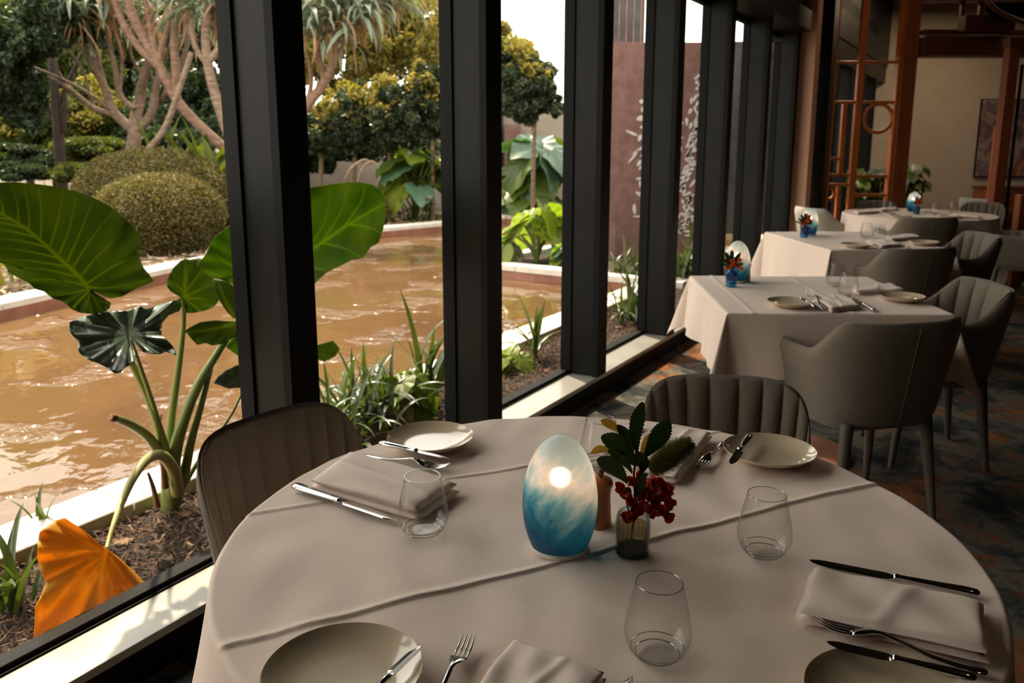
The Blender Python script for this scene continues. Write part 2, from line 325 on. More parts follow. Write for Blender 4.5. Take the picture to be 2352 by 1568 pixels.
struct('wall_left_near', MB().wbox(-9.2, -.64, 1.8, 2.06, 0, 2.62), M['fin'], 'solid dark wall beside the camera, before the windows begin')
struct('trim_1', MB().wbox(-9.2, 8.55, 1.70, 2.06, 2.44, 2.62), M['fin'], 'deep dark header beam over the windows')
struct('trim_2', MB().wbox(8.55, 15.7, 1.82, 2.06, 2.36, 2.62), M['fin'], 'narrower dark header beyond the terracotta pilaster')
struct('shading_eave', MB().wbox(-8, 14, 1.8, 2.92, 2.95, 3.1), M['fin'], 'unseen overhang added above the windows to keep the sun off the tables')  # added out of view, its depth set to shade the tables
sillo = struct('trim_3', MB().wbox(-9.2, 15.4, 1.822, 2.0, .105, .13), M['sill'], 'pale grey metal sill along the foot of the windows'); bevel(sillo, .003)
struct('trim_4', MB().wbox(-9.2, 15.4, 1.84, 2.06, -.05, .105), M['black'], 'black plinth under the window sill')
FS = [1.77+1.135*k for k in range(-2, 12)]
for k, s in enumerate(FS):
    z1 = 2.44
    f = MB().wbox(s+.006, s+.112, 1.852, 1.985, .13, z1)
    o = struct('trim_%d' % (5+k), f, M['fin'], 'deep dark bronze window fin'); bevel(o, .003)
    MB().wbox(s, s+.12, 1.82, 1.853, .13, z1).build('fin_cap', M['black'], o)
    MB().wbox(s-.004, s+.122, 1.985, 2.045, .13, z1).build('gasket', M['black'], o)
for k in range(len(FS)-1):
    s0, s1 = FS[k]+.12, FS[k+1]; b = MB()
    b.wbox(s0, s1, 1.995, 2.045, .13, .15); b.wbox(s0, s1, 1.995, 2.045, 2.40, 2.44)
    o = struct('window_%d' % (k+1), b, M['black'], 'tall window pane between two dark fins')
    V = [wp(s0, 2.02, .145), wp(s1, 2.02, .145), wp(s1, 2.02, 2.41), wp(s0, 2.02, 2.41)]
    mk('pane', V, [(0, 1, 2, 3)], M['pane'], o)
    MB().wbox(s0, s1, 1.984, 1.994, .13, .136).build('sill_bead', M['fin'], o)
# terracotta pilaster and the dark slab beyond it
def nfor(s, u): k = (u-PX)*ct/F; return s*(k*WD[1]-WD[0])/(WN[0]-k*WN[1])
struct('trim_40', MB().wbox(8.72, 8.95, nfor(8.72, 1859), 1.83, 0, 3.75), M['pilaster'], 'terracotta rendered pilaster at the end of the near windows')
struct('trim_41', MB().wbox(9.05, 9.3, nfor(9.05, 1897), 1.83, 0, 3.75), M['fin'], 'dark slab column beside the terracotta pilaster')
# ------------------------------------------------------------------ far partition: lattice screen, post, beam
YL = 9.75
def X_(u, v=325, Y=YL): return atY(u, v, Y)[0]
def Z_(v, u=1176, Y=YL): return atY(u, v, Y)[2]
def vbar(mb, u, v0, v1, wpx, Y, th=.05):
    um = u; x = atY(u, (v0+v1)/2, Y)[0]; hw = wpx/2/F*Y; z0, z1 = sorted((Z_(v0, Y=Y), Z_(v1, Y=Y))); mb.box((x-hw, Y-th/2, z0), (x+hw, Y+th/2, z1)); return mb
def hbar(mb, u0, u1, v, hpx, Y, th=.045):
    x0, x1 = atY(u0, v, Y)[0], atY(u1, v, Y)[0]; z = Z_(v, Y=Y); h = hpx/2/F*Y; mb.box((x0, Y-th/2, z-h), (x1, Y+th/2, z+h)); return mb
lat = empty('lattice_screen', atY(1975, 480, YL)*np.array([1, 1, 0]), label='orange wooden lattice screen with ring inset, beyond the terracotta pilaster', cat='screen')
lx, ly = lat.location[0], lat.location[1]
def lp(name, mb, m=None): return bevel(mb.build(name, m or M['orangewood'], lat, world=True), .006)
BZ = 3.7
def vb(u, v, v1w, v0w, wp_, Y=YL): # post at pixel u, row v, from z v0w to z v1w
    x = atY(u, v, Y)[0]; h = wp_/2/F*Y; return MB().box((x-h, Y-.03, v0w), (x+h, Y+.03, v1w))
zz = lambda v: Z_(v)
lp('upright', vb(1906, 300, 3.3, 0, 9)); lp('upright', vb(1966, 300, 3.3, 0, 15)); lp('upright', vb(2052, 300, 3.3, 0, 12))
lp('upright', vb(1936, 300, zz(235), zz(402), 11)); lp('upright', vb(1925, 450, zz(425), zz(520), 9)); lp('upright', vb(1912, 30, 3.3, zz(70), 9))
for (u0, u1, v, h) in [(1897, 2052, 235, 7), (1897, 1935, 364, 7), (1892, 1966, 402, 7), (1958, 2046, 405, 7), (1892, 1964, 424, 7), (1958, 2040, 448, 7), (1897, 2060, 143, 6)]:
    lp('rail', hbar(MB(), u0, u1, v, h, YL))
def ring(u, v, rpx, t=.022):
    c = atY(u, v, YL); r = rpx/F*YL; pts = [c+np.array([r*cos(a), 0, r*sin(a)]) for a in np.linspace(0, 2*pi, 33)]
    return MB().tube(pts, t, 8, False)
for (u, v, r) in [(2017, 272, 31), (1902, 444, 14)]:
    lp('ring', ring(u, v, r))
# big post and beam (a portal frame), two smaller posts
pf = empty('timber_portal', (X_(2075), YL, 0), label='dark red-brown timber portal frame with thick post and crossbeam', cat='frame')
x0, x1 = atY(2046, 300, YL)[0], atY(2092, 300, YL)[0]
bevel(MB().box((x0, YL-.05, 0), (x0+.045, YL+.05, 3.75)).build('post_edge', M['orangewood'], pf, world=True), .006)
bevel(MB().box((x0+.045, YL-.06, 0), (x1-.02, YL+.06, 3.75)).build('post', M['wood'], pf, world=True), .01)
bevel(MB().box((x1, YL-.15, Z_(131)), (10.2, YL+.15, Z_(86))).build('crossbeam', M['darkwood'], pf, world=True), .01)
bevel(MB().box((x1, YL-.1, Z_(80)), (10.2, YL+.1, Z_(70))).build('rail', M['darkwood'], pf, world=True), .004)
bevel(MB().box((x1, YL-.1, Z_(4)), (10.2, YL+.1, Z_(-12))).build('rail', M['darkwood'], pf, world=True), .004)
for u in (2208, 2250): 
    x = atY(u, 40, YL)[0]; bevel(MB().box((x-.02, YL-.03, Z_(72)), (x+.02, YL+.03, Z_(0))).build('baluster', M['darkwood'], pf, world=True), .004)
x = atY(2190, 60, YL)[0]; MB().box((x, YL-.25, Z_(76)), (x+.55, YL-.1, Z_(42))).build('box_end', M['darkwood'], pf, world=True)
x = atY(2232, 40, YL)[0]; MB().box((x, YL-.45, Z_(55)), (10.2, YL-.26, Z_(20))).build('upper_beam', M['fin'], pf, world=True)
pts = smooth_path([atY(2262, -8, YL-.5), atY(2275, 10, YL-.5), atY(2300, 30, YL-.5), atY(2352, 52, YL-.5)]); MB().tube(pts, .025, 8).build('bent_rail', M['darkwood'], pf, world=True)
Y2 = 8.9
sp = empty('slender_post', (atY(2300, 300, Y2)[0], Y2, 0), label='slender red-brown timber post in front of the painting', cat='post')
x = atY(2304, 300, Y2)[0]; bevel(MB().box((x-.055, Y2-.06, 0), (x+.055, Y2+.06, 2.45)).build('post', M['wood'], sp, world=True), .006)
bevel(MB().box((x-.05, Y2-.055, 0), (x+.05, Y2+.055, .12)).build('plinth', M['darkwood'], sp, world=True), .006)
MB().box((x-.07, Y2-.07, 2.45), (x+.07, Y2+.07, Z_(120, Y=Y2)+.05)).build('capital', M['darkwood'], sp, world=True)
sp2 = empty('narrow_panel_screen', (atY(2278, 400, 9.3)[0], 9.3, 0), label='narrow orange-edged timber panel left of the slender post', cat='screen')
xa, xb = atY(2276, 380, 9.3)[0], atY(2294, 380, 9.3)[0]
bevel(MB().box((xa, 9.27, Z_(458, Y=9.3)), (xa+.03, 9.33, Z_(292, Y=9.3))).build('edge', M['orangewood'], sp2, world=True), .004)
bevel(MB().box((xa+.03, 9.285, Z_(458, Y=9.3)), (xb, 9.315, Z_(430, Y=9.3))).build('panel', M['wood'], sp2, world=True), .004)
bevel(MB().box((xa+.03, 9.285, Z_(300, Y=9.3)), (xb, 9.315, Z_(292, Y=9.3))).build('top_rail', M['wood'], sp2, world=True), .004)
bevel(MB().box((xa, 9.25, 0), (xb, 9.35, Z_(458, Y=9.3))).build('base_panel', M['darkwood'], sp2, world=True), .004)
xr = atY(2322, 380, 9.0)[0]; o = MB().tube([(xr, 9.0, 0), (xr, 9.0, .02), (xr, 9.0, .021), (xr, 9.0, 2.2)], [.12, .12, .02, .016], 12).build('coat_stand_pole', M['black']); tag(o, 'thin black floor pole beside the slender post', 'pole')
rf = empty('timber_booth_end', (atY(2345, 500, 7.9)[0], 7.9, 0), label='open red-brown timber frame standing on the far right floor', cat='frame')
ya = 8.1; xa = atY(2330, 520, ya)[0]; zt = Z_(447, Y=ya)
bevel(MB().box((xa, ya-.05, 0), (xa+.11, ya+.05, zt)).build('post', M['wood'], rf, world=True), .006)
bevel(MB().box((xa+.11, ya-.05, zt-.08), (xa+.9, ya+.05, zt)).build('rail', M['wood'], rf, world=True), .006)
bevel(MB().box((xa+.9, ya-.05, 0), (xa+1.0, ya+.05, zt)).build('post', M['wood'], rf, world=True), .006)
MB().box((xa+.11, ya-.02, .05), (xa+.9, ya+.02, zt-.1)).build('panel', M['darkwood'], rf, world=True)
# painting and sideboard
pc0, pc1 = atY(2262, 228, 14.1), atY(2250, 405, 14.1)
art = empty('painting', (pc0[0]+.8, 14.15, 1.5), label='large dark abstract painting on the beige wall', cat='painting')
bevel(MB().box((pc0[0], 14.14, pc1[2]), (pc0[0]+1.9, 14.19, pc0[2])).build('canvas', M['art'], art, world=True), .004)
MB().box((pc0[0]-.012, 14.15, pc1[2]-.012), (pc0[0]+1.912, 14.198, pc0[2]+.012)).build('stretcher_frame', M['black'], art, world=True)
sx0 = atY(2250, 470, 13.8)[0]; sb = empty('sideboard', (sx0+.8, 13.8, 0), label='low dark timber sideboard under the painting', cat='sideboard')
zt = Z_(430, Y=13.6)
bevel(MB().box((sx0, 13.6, .08), (sx0+1.2, 14.05, zt-.03)).build('body', M['wood'], sb, world=True), .006); bevel(MB().box((sx0-.02, 13.58, zt-.03), (sx0+1.22, 14.07, zt)).build('top', M['darkwood'], sb, world=True), .004)
for k in range(3): bevel(MB().box((sx0+.04+.38*k, 13.585, .14), (sx0+.38+.38*k, 13.6, zt-.07)).build('door', M['darkwood'], sb, world=True), .004)
MB().box((sx0+.05, 13.65, 0), (sx0+1.15, 14.0, .08)).build('plinth', M['darkwood'], sb, world=True)
# ------------------------------------------------------------------ tables and cloths
def table_base(root, c, r, top, square=None):
    if square: bevel(MB().obox((c[0], c[1], top-.025), square[2], square[0]/2-.03, square[1]/2-.03, .018).build('tabletop', M['darkwood'], root, world=True), .004)
    else: MB().lathe([(0, top-.035), (r-.006, top-.035), (r-.006, top-.003), (0, top-.003)], 64, (c[0], c[1], 0)).build('tabletop', M['darkwood'], root, world=True)
    MB().lathe([(.045, .03), (.045, top-.04)], 32, (c[0], c[1], 0)).build('pedestal', M['copper'], root, smooth=True, world=True)
    MB().lathe([(0, 0), (.24, 0), (.24, .012), (.235, .02), (.05, .032), (0, .032)], 48, (c[0], c[1], 0)).build('base_disc', M['copper'], root, smooth=True, world=True)
def round_cloth(name, c, Rr, half, ang, creases, seed, label, nr=150, na=420, wav=.03):
    g = np.random.default_rng(seed); a = np.linspace(0, 2*pi, na, endpoint=False)
    ph = g.uniform(0, 6.28, 8)
    mx = np.maximum(np.abs(np.cos(a-ang)), np.abs(np.sin(a-ang))); drop = half/np.maximum(mx, .7072)-Rr
    V = []; ns = 34; rc = .010
    rr = np.linspace(0, Rr-rc, nr)
    X, Y = rr[:, None]*np.cos(a), rr[:, None]*np.sin(a); Z = np.zeros_like(X)
    def relief(X, Y):
        z = np.zeros_like(X)
        for (p0, dr, amp, sg) in creases:       # a pressed fold: ridge with a small step on one side
            d = (X-p0[0]+c[0])*(-dr[1])+(Y-p0[1]+c[1])*dr[0]
            z += amp*(np.exp(-(np.maximum(-d, 0)/.0035)**2)*(d < 0)+np.exp(-(d/.011)**2)*(d >= 0))
        for k in range(8):
            th = ph[k]; f = 14+9*k; z += .0014/(1+.45*k)*np.sin(f*(X*cos(th)+Y*sin(th))+3*np.sin(5*X*sin(th)-4*Y)+ph[-k])
        return z
    Z = relief(X, Y)
    V = [np.stack([X, Y, Z], -1)]
    for j in range(1, 5):
        t = j/4*pi/2; r_ = Rr-rc+rc*sin(t); x, y = r_*np.cos(a), r_*np.sin(a); V.append(np.stack([x, y, relief(x, y)*(1-j/5)-rc*(1-cos(t))], -1)[None])
    for j in range(1, ns+1):
        f = j/ns; d = drop*f
        fold = (np.sin(4*(a-ang)+pi/2)*-.5+.5)          # corners flare
        wv = wav*(f**1.1)*(np.sin(11*a+ph[0])+.6*np.sin(17*a+ph[1]+f)+.4*np.sin(23*a+ph[2]))*np.clip(drop/.3, .5, 1.3)
        out = Rr+.012*f+fold*.05*f*f+wv*.8+.02*f
        V.append(np.stack([out*np.cos(a), out*np.sin(a), -rc-np.sqrt(np.maximum(d*d-(out-Rr)**2, (d*.9)**2))], -1)[None])
    V = np.concatenate(V, 0); n = V.shape[0]; V = V.reshape(-1, 3)+np.array([c[0], c[1], .75])
    i, j = np.meshgrid(np.arange(n-1), np.arange(na), indexing='ij')
    Fq = np.stack([i*na+j, (i+1)*na+j, (i+1)*na+(j+1) % na, i*na+(j+1) % na], -1).reshape(-1, 4)
    o = mk(name, V, Fq[:, ::-1][:, [0, 1, 2, 3]], M['cloth'], smooth=True); tag(o, label, 'tablecloth'); return o
def flipcheck(o): return o
C1_ = (.138, 1.317); R1 = .6225
t1 = empty('round_table', (*C1_, 0), label='round pedestal table nearest the camera, hidden under its white cloth', cat='table'); table_base(t1, C1_, R1, .745)
def dirp(p, q, z=.75):
    a, b = at(*p, z), at(*q, z); d = b-a; return (a[0], a[1]), d[:2]/np.linalg.norm(d[:2])
k1 = dirp((505, 1488), (2020, 1108)); k2 = dirp((674, 1165), (1205, 1070)); k3 = dirp((560, 1560), (700, 1500))
ang = atan2(k1[1][1], k1[1][0])
cr = [(k1[0], k1[1], .0040, 1), (k2[0], k2[1], .0028, 1)]
round_cloth('tablecloth', C1_, R1, R1+.17, ang, cr, 3, 'white cloth with pressed creases covering the nearest round table', 380, 900, .010)
def square_cloth(name, FL, FR, BR, BL, D, seed, label):
    g = np.random.default_rng(seed); FL, FR, BR, BL = [np.array(p[:2]) for p in (FL, FR, BR, BL)]
    wd = np.linalg.norm(FR-FL); ln = np.linalg.norm(BL-FL); ph = g.uniform(0, 6.28, 6)
    nu = 150; us = np.linspace(-D, wd+D, nu); vs_ = np.linspace(-D, ln+D, nu); e1 = (FR-FL)/wd; e2 = (BL-FL)/ln
    U, W = np.meshgrid(us, vs_, indexing='ij')
    cu, cw = np.clip(U, 0, wd), np.clip(W, 0, ln); du, dw = U-cu, W-cw; rho = np.hypot(du, dw); phi = np.arctan2(np.abs(dw), np.abs(du)+1e-9)
    corner = np.sin(2*phi)**2*(np.abs(du) > 1e-6)*(np.abs(dw) > 1e-6)
    fl = .06+.30*corner
    s_ = cu+cw*1.3
    wv = (.018*np.sin(9*s_+ph[0])+.012*np.sin(17*s_+ph[1]))*(rho/D)*(1-corner)
    horiz = rho*fl+wv*(rho > 1e-6); z = -np.sqrt(np.maximum(rho**2-horiz**2, 0)); nx = np.where(rho > 1e-9, du/np.maximum(rho, 1e-9), 0); nw = np.where(rho > 1e-9, dw/np.maximum(rho, 1e-9), 0)
    PU, PW = cu+nx*horiz, cw+nw*horiz
    top = (rho < 1e-6)
    cz = np.zeros_like(U)
    for k_, uu in enumerate((wd*.12, wd*.56)): cz += .0035*np.exp(-((U-uu)/.006)**2)
    cz += .003*np.exp(-((W-ln*.45)/.006)**2)
    cz += .0012*np.sin(11*U+ph[2])*np.sin(9*W+ph[3])
    z = z+cz*top+.75
    XY = FL[None, None]+PU[..., None]*e1+PW[..., None]*e2; V = np.concatenate([XY, z[..., None]], -1).reshape(-1, 3)
    i, j = np.meshgrid(np.arange(nu-1), np.arange(nu-1), indexing='ij'); Fq = np.stack([i*nu+j, (i+1)*nu+j, (i+1)*nu+j+1, i*nu+j+1], -1).reshape(-1, 4)
    o = mk(name, V, Fq, M['cloth'], smooth=True)
    return tag(o, label, 'tablecloth')
T2c = [at(1669, 719.6, .75), at(2196, 723, .75), at(1996, 636, .75), at(1583.7, 633, .75)]
T3c = [at(1908, 574.6, .75), at(2193, 573, .75), at(2068, 531.5, .75), at(1757, 532, .75)]
for (T, D, lab, lc) in ((T2c, .26, 'square pedestal table with a copper base behind the round table', 'white cloth draped over the nearer square table, its corners hanging'), (T3c, .42, 'square pedestal table second along the windows', 'white cloth draped long over the second square table')):
    c = sum(T)/4; wd = np.linalg.norm(T[1]-T[0]); ln = np.linalg.norm(T[3]-T[0]); a = atan2(T[1][1]-T[0][1], T[1][0]-T[0][0])
    r = empty('square_table', (c[0], c[1], 0), label=lab, cat='table'); table_base(r, c, 0, .745, (wd, ln, a))
    square_cloth('tablecloth', *T, D, 5 if D < .3 else 9, lc)
C4 = (3.77, 7.7); R4 = .66
r = empty('round_table', (*C4, 0), label='round pedestal table at the far end, under a long white cloth', cat='table'); table_base(r, C4, R4, .745)
round_cloth('tablecloth', C4, R4, R4+.33, .5, [], 11, 'long rippling white cloth over the far round table', 40, 260, .03)
# ------------------------------------------------------------------ chairs
def grid(V, name, m, parent, closed_u=False, smooth=True):
    V = np.asarray(V); a, b = V.shape[:2]; i, j = np.meshgrid(np.arange(a-1), np.arange(b-1), indexing='ij')
    Fq = np.stack([i*b+j, (i+1)*b+j, (i+1)*b+j+1, i*b+j+1], -1).reshape(-1, 4); return V.reshape(-1, 3), Fq
def slab_surface(fo, fi, nu, nv, umax, name, m, parent):
    """closed shell between an outer and an inner surface given as f(u, v)"""
    us = np.linspace(-umax, umax, nu); vv = np.linspace(0, 1, nv)
    O = np.array([[fo(u, v) for v in vv] for u in us]); I = np.array([[fi(u, v) for v in vv] for u in us])
    # round the top edge
    Mid = (O[:, -1]+I[:, -1])/2+np.array([0, 0, .008]); n = nu*nv
    V = np.concatenate([O.reshape(-1, 3), I.reshape(-1, 3), Mid]); Fc = []
    for i in range(nu-1):
        for j in range(nv-1):
            a, b, c_, d = i*nv+j, (i+1)*nv+j, (i+1)*nv+j+1, i*nv+j+1
            Fc.append((a, b, c_, d)); Fc.append((n+d, n+c_, n+b, n+a))
        Fc.append((i*nv+nv-1, (i+1)*nv+nv-1, 2*n+i+1, 2*n+i)); Fc.append((2*n+i, 2*n+i+1, n+(i+1)*nv+nv-1, n+i*nv+nv-1))
        Fc.append((n+i*nv, n+(i+1)*nv, (i+1)*nv, i*nv))
    for i in (0, nu-1):
        for j in range(nv-1):
            q = (i*nv+j, i*nv+j+1, n+i*nv+j+1, n+i*nv+j); Fc.append(q if i == 0 else q[::-1])
        q = (i*nv+nv-1, 2*n+i, n+i*nv+nv-1); Fc.append(q if i == 0 else q[::-1])
    return mk(name, V, Fc, m, parent, smooth=True)
def make_chair(name, label, group, arm=True, fab='fabric', W=.30, H=.785):
    t = empty(name, (0, 0, 0), label=label, cat='chair', group=group); fm = M[fab]
    zb = .385; umax = 1. if arm else .60
    def plan(u, z, inset):
        f = (z-zb)/(H-zb); f = min(max(f, 0), 1.1); a = (W-.065)+.065*f**.8-inset; b = (.215 if arm else .20)+.075*f-inset; L = .17+.05*f
        if not arm: a = .20+.035*f-inset*.3
        k = .60; au = abs(u); sg = 1 if u >= 0 else -1
        if au < k:
            ph = au/k*pi/2; p = 2/(2.7 if arm else 2.3); x = a*sin(ph)**p; y = -b*cos(ph)**p
            if not arm: y = -b*(1-.42*(au/k)**2.2); x = (a)*sin(ph)**.9
        else: x = a; y = (au-k)/(1-k)*L
        return sg*x, y
    def top(u):
        au = abs(u)
        if arm: return H-(H-.650)*sstep(.30, .60, au)+.012*sstep(.75, 1, au)
        return zb+(H-zb)*max(1-(au/umax)**3.4, 0)**(1/2.4)*.94+.06*(H-zb)
    def fo(u, v):
        z = zb+(top(u)-zb)*v
        if v == 0: pass
        x, y = plan(u, z, .012 if v > .985 else 0); k = sin(min(v/.10, 1)*pi/2); return (x*(.93+.07*k), y*(.93+.07*k), z)
    nch = 15 if arm else 11
    def fm_(u, v):
        z = zb+.03+(top(u)-zb-.030)*v; x, y = plan(u, z, .022); return (x, y, z)
    def fi(u, v):
        z = zb+.03+(top(u)-zb-.034)*v; q = abs(sin(pi*nch*(u/(umax*.985)+1)/2))
        fl = .017*q**.5*min(1, (1-v)/.06+.25); x, y = plan(u, z, .030+fl); return (x, y, z)
    o = slab_surface(fo, fm_, 66, 12, umax, 'outer_shell', fm, t)
    slab_surface(lambda u, v: (lambda p: (p[0]*.999, p[1]*.999, p[2]))(fm_(u, v)), fi, nch*14+1, 10, umax*.985, 'channelled_backrest', fm, t)
    # seat cushion
    V = []; prof = [(0, .375), (.93, .375), (1.0, .40), (1.0, .445), (.95, .468), (.6, .478), (0, .48)]
    mb = MB(); kk = 48; Vs = []
    for r_, z in prof:
        for j in range(kk):
            a = 2*pi*j/kk; c_, s__ = cos(a), sin(a); x = (W-.062 if arm else .195)*np.sign(c_)*abs(c_)**.55; y = .205*np.sign(s__)*abs(s__)**.6+.015
            Vs.append((x*r_, y*r_, z))
    Fs = [(i*kk+j, i*kk+(j+1) % kk, (i+1)*kk+(j+1) % kk, (i+1)*kk+j) for i in range(len(prof)-1) for j in range(kk)]
    mk('seat', Vs, Fs, fm, t, smooth=True)
    if arm: mk('back_seam', *(lambda m_: (m_.V, m_.F))(MB().tube([(.0, fo(0, v)[1]-.001, fo(0, v)[2]) for v in np.linspace(.02, .97, 10)], .0018, 5)), fm, t)
    for sx_ in (-1, 1):
        for sy_ in (-1, 1):
            MB().tube([(sx_*.165, sy_*.155, .40), (sx_*.18, sy_*.17, .25), (sx_*.205, sy_*.20, 0.0)], [.025, .021, .012], 14).build('leg', M['leg'], t, smooth=True)
    return t
G2 = 'upholstered armchairs at the square tables'; G1 = 'side chairs at the nearest round table'; G4 = 'chairs around the far round table'
arm0 = make_chair('armchair', 'taupe armchair seen from behind, nearest one at the nearer square table', G2)
side0 = make_chair('side_chair', 'channel-stitched taupe chair by the window at the left of the round table', G1, False, H=.785)
pale0 = make_chair('armchair', 'pale chair by the window at the far round table', G4, True, 'palefabric')
def put(o, x, y, deg, label=None, group=None, first=False, s=1):
    c = o if first else copy_tree(o); c.location = (x, y, 0); c.rotation_euler = (0, 0, R(deg)); c.scale = (s, s, s)
    if label: c['label'] = label
    if group: c['group'] = group
    return c
put(arm0, 1.35, 3.07, 13, first=True)
put(arm0, 1.885, 3.62, 84, 'armchair right of the nearer square table, its channelled inside facing the window')
put(arm0, 2.40, 5.10, 13, 'dark-backed armchair on the near side of the second square table')
put(arm0, 2.99, 5.62, 86, 'armchair on the right of the second square table, channelled back showing')
put(side0, -.375, 1.675, -128, first=True)
put(side0, .535, 1.90, 172, 'channel-stitched taupe chair at the far side of the round table')
put(pale0, 3.05, 8.0, -75, first=True)
put(arm0, 3.49, 7.12, 0, 'dark chair back on the near side of the far round table', G4)
put(side0, 3.85, 8.62, 176, 'low-backed chair behind the far round table, in front of the lattice', G4)
put(side0, 4.75, 8.45, 140, 'chair with pale channels behind the right side of the far round table', G4)
put(arm0, 4.22, 6.85, 62, 'dark armchair at the right edge of the far round table', G4)
put(pale0, 5.35, 9.3, -60, 'pale armchair beyond the slender timber post', 'chairs beyond the post')
# ------------------------------------------------------------------ things on the tables
TZ = .7525
def on(o, u, v, z=TZ, rz=0, s=1): p = at(u, v, z); o.location = (p[0], p[1], z); o.rotation_euler = (0, 0, rz); o.scale = (s, s, s); return o
def make_plate(label, group, Rr=.095):
    k = Rr/.095; prof = [(0, .002), (.045, .002), (.047, 0), (.052, 0), (.054, .003), (.072, .0075), (.088, .0155), (.0935, .0215), (.0950, .0230), (.0945, .0238), (.0930, .0230), (.0875, .0180), (.072, .0105), (.060, .0072), (.045, .0062), (0, .006)]
    o = MB().lathe([(a*k, b) for a, b in prof], 96).build('plate', M['plate'], smooth=True); return tag(o, label, 'plate', group)
def make_glass(label, group):
    out = [(0, 0), (.020, 0), (.027, .0015), (.036, .010), (.0415, .021), (.0435, .032), (.0428, .045), (.0385, .068), (.0335, .090), (.0304, .1035)]
    inn = [(.0294, .1035), (.0325, .090), (.0373, .068), (.0416, .045), (.0422, .033), (.040, .0235), (.034, .0145), (.024, .010), (0, .009)]
    t = empty('stemless_glass', label=label, cat='glass', group=group)
    a = smooth_path([(x, 0, z) for x, z in out], 4); b = smooth_path([(x, 0, z) for x, z in inn], 4)
    prof = [(max(p[0], 0), p[2]) for p in a]+[(.0300, .1041)]+[(max(p[0], 0), p[2]) for p in b]
    MB().lathe(prof, 72).build('bowl', M['glass'], t, smooth=True)
    for r_, z_, t_ in ((.0285, .0052, .0009), (.0345, .0125, .0007)):
        MB().tube([(r_*cos(a_), r_*sin(a_), z_) for a_ in np.linspace(0, 2*pi, 49)], t_, 6, False).build('base_ring', M['rimg'], t, smooth=True)  # rings added to make the bright arcs of light in the base
    q = [(.0299+.0006*cos(a_), .1038+.0006*sin(a_)) for a_ in np.linspace(0, 2*pi, 7)]
    mb = MB(); kk = 72
    Vt = [(r_*cos(2*pi*j/kk), r_*sin(2*pi*j/kk), z_) for r_, z_ in q for j in range(kk)]
    mb.add(Vt, [(i*kk+j, i*kk+(j+1) % kk, (i+1)*kk+(j+1) % kk, (i+1)*kk+j) for i in range(6) for j in range(kk)]); mb.build('rim', M['rimg'], t, smooth=True)
    return t
M['rimg'] = thinglass('glass_rim', (.60, .62, .60), refl=2.2, base=.12)
def sweep(sec, name, m, parent, k=12):
    """sections (x along, half width, half height, z centre) joined to one rounded bar"""
    V = []
    for (x, w_, h_, z_) in sec:
        for j in range(k):
            a = 2*pi*j/k; V.append((x, w_*cos(a), z_+h_*np.sign(sin(a))*abs(sin(a))**.8))
    n = len(sec); Fq = [(i*k+j, (i+1)*k+j, (i+1)*k+(j+1) % k, i*k+(j+1) % k) for i in range(n-1) for j in range(k)]+[tuple(range(k)), tuple((n-1)*k+j for j in range(k))[::-1]]
    return mk(name, V, Fq, m, parent, smooth=True)
def make_knife(name, label, cat, L=.205, blade=.105, bw=.0095):
    t = empty(name, label=label, cat=cat); h = L-blade
    S = [(0, .003, .002, .006), (.003, .0065, .0038, .006), (.012, .0082, .0045, .006), (.03, .0078, .0045, .006), (h*.75, .0052, .0040, .006), (h-.008, .0044, .0038, .006), (h-.004, .0058, .0046, .006), (h, .0050, .004, .006)]
    sweep(S, 'handle', M['metal'], t, 14)
    n = 22; V = []; Fq = []
    for i in range(n+1):
        f = i/n; x = h+f*blade; wt = bw*(sin(min(f*6, 1)*pi/2)*.5+.5)*(1-max(0, (f-.55)/.45)**2.6)**.8 if f < 1 else .0006
        wt = max(wt, .0007); wb = bw*.62*(1-max(0, (f-.8)/.2)**2)*min(1, f*8+.35)
        wb = max(wb, .0006)
        V += [(x, -wb, .0058), (x, wt, .0051), (x, wt*.2, .0072), (x, -wb*.9, .0074)]
    for i in range(n):
        for j in range(4): Fq.append((i*4+j, (i+1)*4+j, (i+1)*4+(j+1) % 4, i*4+(j+1) % 4))
    Fq += [(0, 1, 2, 3), (n*4+3, n*4+2, n*4+1, n*4)]
    mk('blade', V, Fq, M['metal'], t); return t
def make_fork(label, L=.195):
    t = empty('fork', label=label, cat='fork')
    zc = lambda x: .004+.012*math.exp(-((x-.115)/.035)**2)+(.012*max(0, (x-.15)/.045)**2)
    S = [(0, .003, .0016, .004)]+[(x, w_, .0019, zc(x)) for x, w_ in ((.003, .0075), (.012, .0098), (.03, .0088), (.06, .0055), (.09, .0036), (.115, .0034), (.125, .0050), (.133, .0098), (.142, .0118), (.150, .0122))]
    sweep(S, 'handle', M['metal'], t, 12)
    for k in range(4):
        y0 = -.0098+k*.00653; pts = [(x, y0*(1-.08*(x-.148)/.05), zc(x)) for x in np.linspace(.147, L, 8)]
        MB().tube(pts, [.0021, .0020, .0019, .0018, .0017, .0015, .0012, .0006], 8).build('tine', M['metal'], t, smooth=True)
    return t
def lay(o, p0, p1, z=TZ, z1=None, scale=None, L=None, roll=0):
    """lay cutlery with its handle end over pixel p0 and its tip over pixel p1"""
    a = at(*p0, z); b = at(*p1, z1 if z1 is not None else z); d = b-a; l = np.linalg.norm(d); s = l/L if L else 1
    o.location = tuple(a); o.rotation_euler = (roll, -math.asin(d[2]/l), atan2(d[1], d[0])); o.scale = (s, s, s); return o
